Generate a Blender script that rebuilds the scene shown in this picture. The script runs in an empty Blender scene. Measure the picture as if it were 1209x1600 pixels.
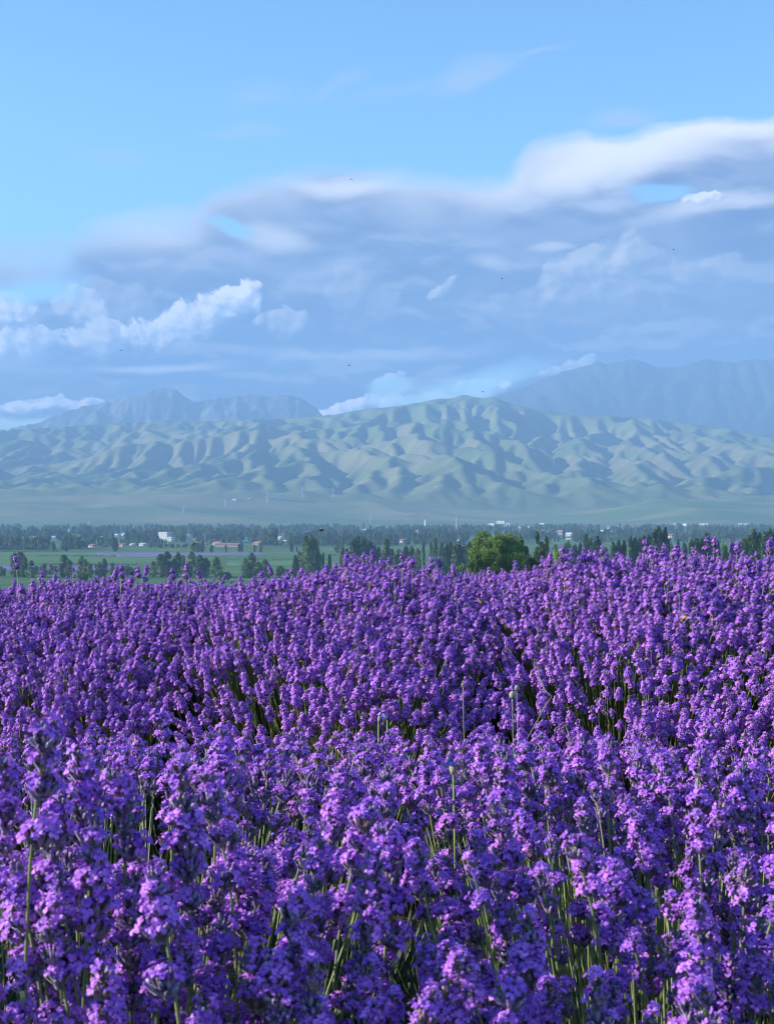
import bpy, math, random
import numpy as np
from mathutils import Vector, Matrix, Euler, Quaternion

S = bpy.context.scene
COL = S.collection
RNG = np.random.default_rng(7)
random.seed(7)

# ------------------------------------------------------------------ camera
F = 2198.0                      # focal length in photo pixels (photo 1209 x 1600)
CX, CY = 604.5, 800.0
CZ = 1.10                       # camera height over the soil it stands on
cam_d = bpy.data.cameras.new('camera')
cam = bpy.data.objects.new('camera', cam_d)
COL.objects.link(cam)
cam.location = (0, 0, CZ)
cam.rotation_euler = (math.radians(90), 0, 0)
cam_d.sensor_fit = 'VERTICAL'
cam_d.sensor_height = 24.0
cam_d.lens = 24.0 * F / 1600.0
cam_d.clip_start = 0.05
cam_d.clip_end = 60000
cam_d.dof.use_dof = True
cam_d.dof.focus_distance = 4.5
cam_d.dof.aperture_fstop = 17.0
S.camera = cam

# ------------------------------------------------------------------ render
S.render.engine = 'CYCLES'
cy = S.cycles
cy.max_bounces = 5; cy.diffuse_bounces = 2; cy.glossy_bounces = 2
cy.transmission_bounces = 3; cy.volume_bounces = 0; cy.transparent_max_bounces = 6
cy.caustics_reflective = False; cy.caustics_refractive = False
cy.use_adaptive_sampling = False
cy.filter_width = 1.1
cy.use_denoising = True
try:
    cy.denoiser = 'OPENIMAGEDENOISE'; cy.denoising_input_passes = 'RGB_ALBEDO_NORMAL'
except Exception:
    pass
S.view_settings.view_transform = 'Standard'
S.view_settings.look = 'None'
S.view_settings.gamma = 1.0
S.view_settings.exposure = 1.32

# ------------------------------------------------------------------ node helper
class NG:
    def __init__(s, tree): s.t = tree
    def n(s, kind, **kw):
        nd = s.t.nodes.new(kind)
        for k, v in kw.items(): setattr(nd, k, v)
        return nd
    def put(s, sock, v):
        if v is None: return
        if isinstance(v, bpy.types.NodeSocket): s.t.links.new(v, sock)
        else:
            if isinstance(v, (tuple, list)) and len(v) == 3 and sock.type == 'RGBA': v = (*v, 1)
            sock.default_value = v
    def m(s, op, a, b=None, c=None, clamp=False):
        nd = s.n('ShaderNodeMath', operation=op); nd.use_clamp = clamp
        for i, v in enumerate((a, b, c)):
            if v is not None: s.put(nd.inputs[i], v)
        return nd.outputs[0]
    def mix(s, f, a, b):
        nd = s.n('ShaderNodeMix', data_type='RGBA'); nd.clamp_factor = True
        s.put(nd.inputs['Factor'], f)
        ai = [i for i in nd.inputs if i.name == 'A' and i.type == 'RGBA'][0]
        bi = [i for i in nd.inputs if i.name == 'B' and i.type == 'RGBA'][0]
        s.put(ai, a); s.put(bi, b)
        return [o for o in nd.outputs if o.type == 'RGBA'][0]
    def ss(s, v, lo, hi, a=0.0, b=1.0, interp='SMOOTHSTEP'):
        nd = s.n('ShaderNodeMapRange', interpolation_type=interp)
        s.put(nd.inputs['Value'], v)
        nd.inputs['From Min'].default_value = lo; nd.inputs['From Max'].default_value = hi
        nd.inputs['To Min'].default_value = a; nd.inputs['To Max'].default_value = b
        return nd.outputs[0]
    def noise(s, vec, scale, detail=4, rough=0.55, dist=0.0, col=False):
        nd = s.n('ShaderNodeTexNoise')
        if vec is not None: s.put(nd.inputs['Vector'], vec)
        nd.inputs['Scale'].default_value = scale; nd.inputs['Detail'].default_value = detail
        nd.inputs['Roughness'].default_value = rough; nd.inputs['Distortion'].default_value = dist
        return nd.outputs['Color' if col else 'Fac']
    def mapping(s, vec, loc=(0, 0, 0), rot=(0, 0, 0), sc=(1, 1, 1), typ='POINT'):
        nd = s.n('ShaderNodeMapping', vector_type=typ)
        s.put(nd.inputs['Vector'], vec)
        if 'Location' in nd.inputs: nd.inputs['Location'].default_value = loc
        nd.inputs['Rotation'].default_value = rot; nd.inputs['Scale'].default_value = sc
        return nd.outputs[0]
    def vm(s, op, a, b=None, out=0):
        nd = s.n('ShaderNodeVectorMath', operation=op)
        s.put(nd.inputs[0], a)
        if b is not None:
            s.put(nd.inputs['Scale'] if op == 'SCALE' else nd.inputs[1], b)
        return nd.outputs[out]

def srgb(r, g, b):
    f = lambda c: (c/255/12.92 if c/255 <= .04045 else ((c/255+.055)/1.055)**2.4)
    return (f(r), f(g), f(b))

# ------------------------------------------------------------------ sun
SUN_EL = math.radians(22)
SUN_AZ = math.radians(-90)          # clockwise from +Y (the view direction): low on the left
to_sun = Vector((math.sin(SUN_AZ)*math.cos(SUN_EL), math.cos(SUN_AZ)*math.cos(SUN_EL), math.sin(SUN_EL)))
sd = bpy.data.lights.new('sun', 'SUN')
sd.energy = 5.0; sd.angle = math.radians(0.5); sd.color = (1.0, 0.93, 0.82)
sun = bpy.data.objects.new('sun', sd); COL.objects.link(sun)
sun.rotation_euler = to_sun.to_track_quat('Z', 'Y').to_euler()
sun.location = (-30, -10, 30)

# ------------------------------------------------------------------ sky with clouds (functions of direction only)
W = bpy.data.worlds.new('World'); S.world = W; W.use_nodes = True
W.cycles.sampling_method = 'MANUAL'; W.cycles.sample_map_resolution = 512
wt = W.node_tree; wt.nodes.clear(); g = NG(wt)
sky = g.n('ShaderNodeTexSky', sky_type='NISHITA')
sky.sun_disc = False; sky.sun_elevation = SUN_EL; sky.sun_rotation = SUN_AZ
sky.altitude = 600; sky.air_density = 1.3; sky.dust_density = 0.25; sky.ozone_density = 2.5
SKY_STR = 0.13
SKY_GAIN = (0.47, 0.70, 0.87)
CL = 1.0 / SKY_STR / 2**S.view_settings.exposure

def sky_uv(X, Y):
    tx, ty = (X-CX)/F, (CY-Y)/F
    return (tx/math.sqrt(tx*tx+1)*F/100, ty/math.sqrt(tx*tx+ty*ty+1)*F/100)   # hundreds of photo pixels

tc = g.n('ShaderNodeTexCoord')
sep = g.n('ShaderNodeSeparateXYZ'); g.put(sep.inputs[0], tc.outputs['Generated'])
hx = g.m('SQRT', g.m('ADD', g.m('MULTIPLY', sep.outputs[0], sep.outputs[0]), g.m('MULTIPLY', sep.outputs[1], sep.outputs[1])))
u = g.m('MULTIPLY', g.m('DIVIDE', sep.outputs[0], hx), F/100)
v = g.m('MULTIPLY', sep.outputs[2], F/100)
cmb = g.n('ShaderNodeCombineXYZ'); g.put(cmb.inputs[0], u); g.put(cmb.inputs[1], v)
P0 = cmb.outputs[0]
# domain warp: billows for the puffs, long soft waves for the sheets
def warp(vec, scale, amp, detail, loc=(0, 0, 0), sc=(1, 1, 1)):
    c = g.noise(g.mapping(vec, loc, (0, 0, 0), sc), scale, detail, 0.6, col=True)
    c = g.vm('SCALE', g.vm('SUBTRACT', c, (0.5, 0.5, 0.5)), amp)
    return g.vm('ADD', vec, g.vm('MULTIPLY', c, (1, 1, 0)))
Pc = warp(warp(P0, 1.3, 0.5, 2), 3.6, 0.28, 5)
Ps = warp(P0, 0.55, 0.9, 3, (3, 1, 0), (0.6, 1.3, 1))
skyc = g.vm('MULTIPLY', sky.outputs[0], SKY_GAIN)
skyc = g.vm('SCALE', skyc, g.ss(v, 4.5, 9.0, 1.04, .86))

Nc = g.noise(P0, 1.5, 6, 0.6, 0.25)                              # billow field, and the same field a step towards the sun
Ncs = g.noise(g.vm('ADD', P0, (-.10, .09, 0)), 1.5, 6, 0.6, 0.25)
rel = g.m('MULTIPLY', g.m('SUBTRACT', Nc, Ncs), 5.0)
Ph = g.mapping(P0, (4, 2, 0), (0, 0, math.radians(5)), (0.42, 1.15, 1))
Nh = g.noise(Ph, 1.3, 4, 0.56, 0.3)
Nhs = g.noise(g.vm('ADD', Ph, (-.04, .16, 0)), 1.3, 4, 0.56, 0.3)
relh = g.m('MULTIPLY', g.m('SUBTRACT', Nh, Nhs), 4.0)
def puff(vec, X, Y, rx, ry, rot=0, hard=0.5):
    cx_, cy_ = sky_uv(X, Y)
    q = g.mapping(vec, (cx_, cy_, 0), (0, 0, math.radians(rot)), (rx/100, ry/100, 1), 'TEXTURE')
    ln = g.m('ADD', g.vm('LENGTH', q, None, 1), g.m('MULTIPLY', g.m('SUBTRACT', 0.5, Nh), 1.2))
    return g.ss(ln, 1.35, 1.35-max(hard, .7)*1.3)
def cumulus(under, X, Y, rx, ry, rot, strength, bright=1.0, ragged=2.2):
    """a heaped cloud: crisp sunlit top, soft shaded base"""
    cx_, cy_ = sky_uv(X, Y)
    q = g.mapping(Pc, (cx_, cy_, 0), (0, 0, math.radians(rot)), (rx/100, ry/100, 1), 'TEXTURE')
    sq = g.n('ShaderNodeSeparateXYZ'); g.put(sq.inputs[0], q)
    e = g.m('ADD', g.vm('LENGTH', q, None, 1), g.m('MULTIPLY', g.m('SUBTRACT', 0.5, Nc), ragged))
    wdt = g.m('ADD', 0.16, g.m('MULTIPLY', g.ss(sq.outputs[1], 0.25, -0.9), 0.75))
    al = g.m('MULTIPLY', g.m('DIVIDE', g.m('SUBTRACT', 1.08, e), wdt, clamp=True), strength)
    tone = g.m('ADD', g.m('ADD', 0.48, g.m('MULTIPLY', sq.outputs[1], 0.42)), g.m('ADD', g.m('MULTIPLY', sq.outputs[0], -0.14), rel), clamp=True)
    col = g.mix(tone, tuple(c*bright for c in srgb(158, 184, 224)), tuple(c*bright*1.3 for c in srgb(242, 240, 242)))
    return g.mix(al, under, col)

# top edge of the cloud bank, read off the photograph
edge = [(-700, 400), (-350, 340), (0, 372), (90, 378), (140, 345), (230, 318), (300, 318), (330, 285), (430, 268), (600, 268), (700, 276),
        (775, 284), (808, 258), (835, 226), (900, 215), (1000, 205), (1080, 186), (1209, 183), (1500, 200), (1900, 330)]
fc = g.n('ShaderNodeFloatCurve')
U0, U1, V1 = -14.0, 14.0, 8.0
cur = fc.mapping.curves[0]
pts = []
for X, Y in edge:
    a, b = sky_uv(X, Y); pts.append(((a-U0)/(U1-U0), b/V1))
while len(cur.points) > 2: cur.points.remove(cur.points[0])
cur.points[0].location = pts[0]; cur.points[1].location = pts[-1]
for p in pts[1:-1]: cur.points.new(*p)
fc.mapping.use_clip = False; fc.mapping.update()
sepS = g.n('ShaderNodeSeparateXYZ'); g.put(sepS.inputs[0], Ps)
g.put(fc.inputs['Value'], g.m('DIVIDE', g.m('SUBTRACT', u, U0), U1-U0))
ve = g.m('MULTIPLY', fc.outputs[0], V1)
wv = g.m('SUBTRACT', sepS.outputs[1], v)                       # soft vertical waviness
dep = g.m('SUBTRACT', ve, g.m('SUBTRACT', v, g.m('MULTIPLY', wv, 0.45)))       # depth below the bank's upper edge
softd = g.m('MULTIPLY', g.m('SUBTRACT', Nh, 0.5), 1.5)
big = g.noise(g.mapping(P0, (9, 3, 0), (0, 0, 0), (0.35, 0.8, 1)), 0.7, 3, 0.5)
crisp = g.m('MINIMUM', g.ss(u, -3.6, -1.6, .55, .34), g.ss(u, 1.2, 3.0, .8, .2))                             # wispy edge on the left, firmer on the right
deck = g.m('DIVIDE', g.m('ADD', g.m('ADD', dep, g.m('MULTIPLY', softd, .45)), .06), crisp, clamp=True)
# holes of blue
holes = None
for a in [(40, 440, 85, 26, 4, .7), (352, 358, 40, 12, -14, .25), (1035, 296, 50, 9, -6, .35), (715, 608, 150, 26, 13, .7),
          (40, 660, 120, 14, 0, .6), (610, 600, 40, 14, 20, .7)]:
    h = puff(Ps, *a)
    holes = h if holes is None else g.m('MAXIMUM', holes, h)
deck = g.m('MULTIPLY', deck, g.m('SUBTRACT', 1.0, g.m('MULTIPLY', holes, 0.85)))
# tone inside the bank: sunlit rim, lavender grey body, bluer towards its base
rim = g.m('MULTIPLY', g.ss(g.m('ADD', dep, softd), -0.1, 0.8, 1.0, 0.0), g.ss(u, -1.0, 3.0, .5, .9))
body = g.mix(g.ss(v, 0.9, 4.6), srgb(72, 108, 160), srgb(150, 168, 202))
body = g.mix(g.ss(u, -3.5, -6.0, 0, .5), body, srgb(168, 196, 228))
body = g.mix(g.ss(big, 0.56, 0.36, 0, .8), body, srgb(84, 114, 170))
body = g.mix(g.ss(relh, 0.0, .5, 0, .5), body, srgb(200, 208, 232))
body = g.mix(g.ss(relh, 0.0, -.5, 0, .45), body, srgb(92, 116, 172))
lit = g.mix(rim, body, tuple(1.35*c for c in srgb(244, 242, 244)))
for a in [  # sunlit sheets: x, y, half width, half height, tilt, hardness, strength
        (985, 232, 175, 40, 6, .85, .95), (900, 268, 130, 34, 4, .9, .7), (800, 300, 90, 22, 0, .9, .25), (1120, 196, 150, 16, 0, .9, .9), (430, 372, 80, 24, 0, .9, .55), (225, 365, 110, 42, 0, .95, .6),
        (560, 280, 150, 15, 0, .9, .7), (1130, 322, 130, 16, 0, .9, .5), (845, 380, 40, 10, 0, .8, .4), (752, 402, 34, 16, 0, .9, .4), (250, 574, 110, 10, 3, .8, .6), (570, 545, 180, 12, 0, .8, .35)]:
    lit = g.mix(g.m('MULTIPLY', puff(Ps, *a[:6]), a[6]), lit, tuple(1.35*c for c in srgb(244, 242, 243)))
lit = g.mix(g.m('MULTIPLY', puff(Ps, 1180, 262, 130, 26, 0, .9), .6), lit, srgb(140, 154, 200))
for a in [(925, 420, 90, 34, 24, .50, .80), (1010, 408, 60, 26, 0, .4, .78), (1110, 420, 60, 24, 0, .3, .76), (560, 470, 60, 50, 0, .3, .76), (900, 480, 140, 40, 0, .25, .72),
          (690, 452, 28, 10, 35, .6, .95), (1098, 308, 34, 10, 0, .9, 1.05),
          (180, 490, 80, 50, 0, .3, .85), (150, 530, 46, 30, 10, .8, 1.05), (50, 538, 66, 30, 14, .95, 1.2), (15, 482, 46, 22, 0, .8, 1.2), (120, 480, 40, 26, 0, .6, 1.05),
          (445, 502, 52, 24, 10, .6, .9), (300, 502, 105, 34, 18, 1.0, 1.12), (365, 468, 52, 26, 24, 1.0, 1.18)]:
    lit = cumulus(lit, *a)
for a in [(70, 637, 120, 12, 2, .8, 1.4), (545, 640, 80, 12, 8, .8, 1.7), (640, 622, 60, 8, 12, .6, 1.6), (755, 604, 40, 13, 0, .95, 1.7), (680, 622, 36, 11, 0, .95, 1.7), (610, 594, 34, 13, 25, .6, 1.4), (885, 572, 40, 12, 14, .5, 1.3)]:
    lit = cumulus(lit, *a)
lit = g.vm('SCALE', lit, CL)
horizon = g.ss(v, 0.4, 2.4, 0.75, 0.0)
base = g.mix(horizon, skyc, tuple(1.45*CL*c for c in srgb(215, 226, 236)))
out = g.mix(deck, base, lit)
# thin high wisps
wisp = None
for a in [(740, 106, 90, 18, 16, .95, .45), (410, 152, 70, 16, 8, .95, .3), (380, 195, 70, 9, 0, .9, .28), (980, 183, 60, 13, 0, .9, .5),
          (845, 73, 50, 6, 6, .9, .35), (520, 140, 60, 10, 22, .9, .28), (160, 250, 70, 20, 0, .95, .25), (640, 128, 130, 10, 14, .9, .22), (60, 385, 90, 14, 0, .9, .4)]:
    h = g.m('MULTIPLY', puff(Ps, *a[:6]), a[6]); wisp = h if wisp is None else g.m('MAXIMUM', wisp, h)
out = g.mix(wisp, out, tuple(c*CL*0.9 for c in srgb(215, 232, 248)))
bg = g.n('ShaderNodeBackground'); g.put(bg.inputs[0], out); bg.inputs[1].default_value = SKY_STR
wo = g.n('ShaderNodeOutputWorld'); wt.links.new(bg.outputs[0], wo.inputs[0])

# ------------------------------------------------------------------ mesh helpers
class MB:
    def __init__(s): s.v = []; s.f = []; s.m = []
    def add(s, vs, fs, mi=0):
        o = len(s.v); s.v.extend([tuple(map(float, p)) for p in vs])
        s.f.extend([tuple(i+o for i in f) for f in fs]); s.m.extend([mi]*len(fs))
    def box(s, c, d, rz=0, mi=0):
        cx, cy_, cz = c; a, b, h = d[0]/2, d[1]/2, d[2]/2
        ca, sa = math.cos(rz), math.sin(rz); vs = []
        for z in (-h, h):
            for x, y in ((-a, -b), (a, -b), (a, b), (-a, b)):
                vs.append((cx+x*ca-y*sa, cy_+x*sa+y*ca, cz+z))
        s.add(vs, [(3, 2, 1, 0), (4, 5, 6, 7), (0, 1, 5, 4), (1, 2, 6, 5), (2, 3, 7, 6), (3, 0, 4, 7)], mi)
    def tube(s, pts, rad, n=5, mi=0, cap=True):
        pts = [Vector(p) for p in pts]; rings = []
        for i, p in enumerate(pts):
            t = (pts[min(i+1, len(pts)-1)] - pts[max(i-1, 0)]).normalized()
            a = t.cross(Vector((0.13, 0.97, 0.21))).normalized(); b = t.cross(a)
            r = rad[i] if hasattr(rad, '__len__') else rad
            rings.append([p + a*(r*math.cos(k*2*math.pi/n)) + b*(r*math.sin(k*2*math.pi/n)) for k in range(n)])
        vs = [q for r in rings for q in r]; fs = []
        for i in range(len(rings)-1):
            for k in range(n):
                fs.append((i*n+k, i*n+(k+1) % n, (i+1)*n+(k+1) % n, (i+1)*n+k))
        if cap:
            fs.append(tuple(range(n-1, -1, -1))); fs.append(tuple((len(rings)-1)*n+k for k in range(n)))
        s.add(vs, fs, mi)
    def mesh(s, name, mats, smooth=False):
        me = bpy.data.meshes.new(name); me.from_pydata(s.v, [], s.f)
        for m_ in (mats if isinstance(mats, (list, tuple)) else [mats]): me.materials.append(m_)
        if any(s.m): me.polygons.foreach_set('material_index', s.m)
        if smooth: me.polygons.foreach_set('use_smooth', [True]*len(s.f))
        me.update(); return me
def link(name, data, parent=None, loc=None, rot=None):
    o = bpy.data.objects.new(name, data); COL.objects.link(o)
    if parent is not None: o.parent = parent
    if loc is not None: o.location = loc
    if rot is not None: o.rotation_euler = rot
    return o
def tag(o, label=None, cat=None, group=None, kind=None):
    if label: o['label'] = label
    if cat: o['category'] = cat
    if group: o['group'] = group
    if kind: o['kind'] = kind
    return o
def quads_mesh(name, V, mats, mi=None, smooth=False):
    """V: (n,4,3) array of loose quads, fast path."""
    n = len(V); me = bpy.data.meshes.new(name)
    me.vertices.add(n*4); me.vertices.foreach_set('co', V.reshape(-1).astype(np.float32))
    me.loops.add(n*4); me.loops.foreach_set('vertex_index', np.arange(n*4, dtype=np.int32))
    me.polygons.add(n); me.polygons.foreach_set('loop_start', (np.arange(n)*4).astype(np.int32))
    for m_ in mats: me.materials.append(m_)
    if mi is not None: me.polygons.foreach_set('material_index', mi.astype(np.int32))
    me.update(calc_edges=True); return me
def grid_mesh(name, X, Y, Z, mat, smooth=True):
    ny, nx = X.shape
    V = np.stack([X, Y, Z], -1).reshape(-1, 3)
    i = np.arange(nx-1)[None, :] + np.arange(ny-1)[:, None]*nx
    Fq = np.stack([i, i+1, i+1+nx, i+nx], -1).reshape(-1, 4)
    me = bpy.data.meshes.new(name)
    me.vertices.add(len(V)); me.vertices.foreach_set('co', V.reshape(-1).astype(np.float32))
    me.loops.add(Fq.size); me.loops.foreach_set('vertex_index', Fq.reshape(-1).astype(np.int32))
    me.polygons.add(len(Fq)); me.polygons.foreach_set('loop_start', (np.arange(len(Fq))*4).astype(np.int32))
    me.polygons.foreach_set('use_smooth', np.ones(len(Fq), dtype=bool))
    me.materials.append(mat); me.update(calc_edges=True); return me

def vnoise(x, y, seed=0):
    """smooth value noise, numpy"""
    x = np.asarray(x, float); y = np.asarray(y, float)
    xi = np.floor(x).astype(np.int64); yi = np.floor(y).astype(np.int64); xf = x-xi; yf = y-yi
    def h(a, b):
        n = (a*374761393 + b*668265263 + seed*974711) & 0x7fffffff
        n = ((n ^ (n >> 13))*1274126177) & 0x7fffffff
        return ((n ^ (n >> 16)) & 0xffff)/65535.0
    sx = xf*xf*(3-2*xf); sy = yf*yf*(3-2*yf)
    return (h(xi, yi)*(1-sx)+h(xi+1, yi)*sx)*(1-sy) + (h(xi, yi+1)*(1-sx)+h(xi+1, yi+1)*sx)*sy
def fbm(x, y, o=5, seed=0, gain=.5):
    r = 0; a = 1; t = 0
    for k in range(o):
        r = r + a*vnoise(x*2**k, y*2**k, seed+k*17); t += a; a *= gain
    return r/t
def ridged(x, y, o=5, seed=0, gain=.5):
    r = 0; a = 1; t = 0
    for k in range(o):
        r = r + a*(1-np.abs(2*vnoise(x*2**k, y*2**k, seed+k*31)-1)); t += a; a *= gain
    return r/t

# ------------------------------------------------------------------ materials
def mat(name):
    m_ = bpy.data.materials.new(name); m_.use_nodes = True; m_.node_tree.nodes.clear()
    return m_, NG(m_.node_tree)
def finish(gg, color, rough=0.7, spec=0.3, bump=None, bd=0.01, trans=0.0, tcol=None, sheen=0.0):
    b = gg.n('ShaderNodeBsdfPrincipled')
    gg.put(b.inputs['Base Color'], color); gg.put(b.inputs['Roughness'], rough)
    b.inputs['Specular IOR Level'].default_value = spec
    if sheen: b.inputs['Sheen Weight'].default_value = sheen; b.inputs['Sheen Roughness'].default_value = .4
    if bump is not None:
        bn = gg.n('ShaderNodeBump'); gg.put(bn.inputs['Height'], bump); bn.inputs['Distance'].default_value = bd
        gg.t.links.new(bn.outputs[0], b.inputs['Normal'])
    sh = b.outputs[0]
    if trans:
        tr = gg.n('ShaderNodeBsdfTranslucent'); gg.put(tr.inputs[0], tcol if tcol is not None else color)
        mx = gg.n('ShaderNodeMixShader'); mx.inputs[0].default_value = trans
        gg.t.links.new(sh, mx.inputs[1]); gg.t.links.new(tr.outputs[0], mx.inputs[2]); sh = mx.outputs[0]
    o = gg.n('ShaderNodeOutputMaterial'); gg.t.links.new(sh, o.inputs[0])
def simple(name, c, rough=.7, spec=.3, var=.25, scale=5.0, **kw):
    m_, gg = mat(name); t = gg.n('ShaderNodeTexCoord').outputs['Object']
    n_ = gg.noise(t, scale, 4)
    col = gg.mix(gg.ss(n_, .3, .7), tuple(x*(1-var) for x in c), tuple(min(1, x*(1+var)) for x in c))
    finish(gg, col, rough, spec, **kw); return m_

# petals: violet, with lighter and bluer flowers and pale magenta ones
def petal_material():
    m_, gg = mat('lavender_petal'); t = gg.n('ShaderNodeTexCoord').outputs['Object']
    oi = gg.n('ShaderNodeObjectInfo').outputs['Random']
    n1 = gg.noise(t, 170, 2); n2 = gg.noise(t, 900, 2)
    c = gg.mix(gg.ss(n1, .38, .64), (0.32, 0.088, 0.61), (0.70, 0.28, 0.94))
    c = gg.mix(gg.ss(oi, .5, 1.0, 0, .55), c, (0.30, 0.11, 0.72))
    c = gg.mix(gg.ss(oi, .4, .0, 0, .4), c, (0.58, 0.20, 0.76))
    c = gg.mix(gg.ss(n2, .55, .85, 0, .4), c, (0.74, 0.42, 0.92))
    finish(gg, c, .55, .25, trans=.16, tcol=gg.mix(.5, c, (0.50, 0.08, 0.85)), sheen=.15)
    return m_
def calyx_material():
    m_, gg = mat('lavender_calyx'); t = gg.n('ShaderNodeTexCoord').outputs['Object']
    oi = gg.n('ShaderNodeObjectInfo').outputs['Random']
    n1 = gg.noise(t, 260, 3)
    c = gg.mix(gg.ss(n1, .36, .66), (0.035, 0.020, 0.065), (0.40, 0.31, 0.50))
    c = gg.mix(gg.ss(oi, .7, 1.0, 0, .45), c, (0.16, 0.19, 0.14))
    c = gg.mix(gg.ss(oi, .16, .02, 0, .6), c, (0.24, 0.16, 0.11))
    finish(gg, c, .38, .6, trans=.06, sheen=.4)
    return m_
def stalk_material():
    m_, gg = mat('lavender_stalk'); t = gg.n('ShaderNodeTexCoord').outputs['Object']
    oi = gg.n('ShaderNodeObjectInfo').outputs['Random']
    n1 = gg.noise(gg.mapping(t, sc=(1, 1, .1)), 300, 2)
    c = gg.mix(n1, (0.12, 0.17, 0.045), (0.30, 0.36, 0.15))
    c = gg.mix(gg.ss(oi, .5, 1.0, 0, .6), c, (0.38, 0.41, 0.26))
    finish(gg, c, .5, .4); return m_
M_PETAL, M_CALYX, M_STALK = petal_material(), calyx_material(), stalk_material()
M_LEAF = simple('lavender_leaf', (.055, .085, .045), .6, .3, .4, 30)
def foliage(name, dark, light, trans=.25):
    m_, gg = mat(name); t = gg.n('ShaderNodeTexCoord').outputs['Object']
    oi = gg.n('ShaderNodeObjectInfo').outputs['Random']
    n1 = gg.noise(t, .55, 3); n2 = gg.noise(t, 4.0, 3)
    dark = tuple(x*1.35 for x in dark); light = tuple(x*1.35 for x in light)
    c = gg.mix(gg.ss(n1, .38, .62), dark, light)
    c = gg.mix(gg.ss(n2, .35, .7, 0, .6), c, tuple(x*.6 for x in dark))
    c = gg.mix(gg.ss(oi, .2, 1, 0, .8), c, tuple(x*1.25 for x in light))
    finish(gg, c, .55, .25, trans=trans); return m_
M_POPLAR = foliage('poplar_leaves', (.030, .060, .016), (.075, .125, .030))
M_POPLAR2 = foliage('poplar_leaves_pale', (.055, .090, .028), (.115, .165, .045))
M_BROAD = foliage('broadleaf_leaves', (.040, .075, .018), (.095, .150, .030))
M_NEARTREE = foliage('near_tree_leaves', (.055, .100, .018), (.13, .19, .032), .3)
M_DARKTREE = foliage('dark_tree_leaves', (.022, .046, .014), (.050, .085, .024))
M_LIGHTTREE = foliage('light_tree_leaves', (.12, .18, .035), (.26, .33, .09), .35)
M_BARK = simple('bark', (.10, .08, .06), .9, .1, .3, 8)

# ------------------------------------------------------------------ terrain functions (world z)
C1, C2 = 1.50, 3.75
def c_row1(x): return C1 - 0.12*x
def c_row2(x): return np.clip(C2 - 0.42*x, 3.0, 5.2)
NROWS = 9; DROW = 1.80
R2X = [-500, 0, 150, 300, 400, 480, 560, 640, 700, 740, 800, 860, 950, 1050, 1130, 1209, 1700]
R2Y = [918, 918, 914, 908, 904, 898, 886, 884, 900, 912, 914, 900, 888, 877, 872, 872, 872]
RKX = [-500, 0, 500, 760, 1000, 1209, 1700]
RKY = [914, 914, 905, 898, 893, 888, 888]
def row_tops(x):
    """lists of (centre distance, canopy depth below the camera) for every row at lateral position x (array)"""
    x = np.asarray(x, float)
    cs = [c_row1(x)]; ds = [0.27 + 0.02*np.sin(x*3)]
    c2 = c_row2(x); px = CX + F*x/c2
    cs.append(c2); ds.append((np.interp(px, R2X, R2Y)+9+9*np.clip((520-px)/80, 0, 1)-CY)/F*c2)
    for k in range(1, NROWS):
        c = c2 + DROW*k; px = CX + F*x/c
        cs.append(c); ds.append((np.interp(px, RKX, RKY)-CY+7*np.clip((560-px)/80, 0, 1)+ (7 if k > 1 else 10))/F*c)
    return cs, ds
def near_ground_depth(x, y):
    cs, ds = row_tops(x); x = np.asarray(x, float); y = np.asarray(y, float)
    z = np.where(y <= cs[0], ds[0], 0.0)
    for k in range(len(cs)-1):
        t = np.clip((y-cs[k])/(cs[k+1]-cs[k]), 0, 1)
        z = np.where((y > cs[k]) & (y <= cs[k+1]), ds[k]*(1-t)+ds[k+1]*t, z)
    z = np.where(y > cs[-1], ds[-1] + (y-cs[-1])*0.052, z)
    return z + 0.72
VAL = 45.0
def fan(x, y):
    """far edge of the valley: smooth alluvial fans climbing to the hills"""
    t = np.clip((y-3500)/1350, 0, 1)
    rise = 66*t*t*(3-2*t)
    hum = (fbm(x/900+3, y/420, 3, 5)-.5)*75 + (ridged((x+y*.8)/620, (y-x*.25)/430+9, 3, 8, .4)-.5)*66
    hum = hum + 34*np.exp(-((x-900)/520)**2-((y-4700)/260)**2) + 26*np.exp(-((x+700)/700)**2-((y-4600)/200)**2)
    return rise + np.clip((y-3650)/600, 0, 1)*hum
def ground_z(x, y):
    x = np.asarray(x, float); y = np.asarray(y, float)
    d = near_ground_depth(x, np.minimum(y, 40))
    d = np.where(y > 40, d + (y-40)*0.0555, d)
    d = VAL - np.logaddexp(0, (VAL-d)/2.0)*2.0                       # smooth min with the valley floor
    return CZ - d + np.where(y > 3500, fan(x, y), 0) + (fbm(x/150, y/150, 2, 3)-.5)*np.clip((y-300)/600, 0, 1)*1.2

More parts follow.
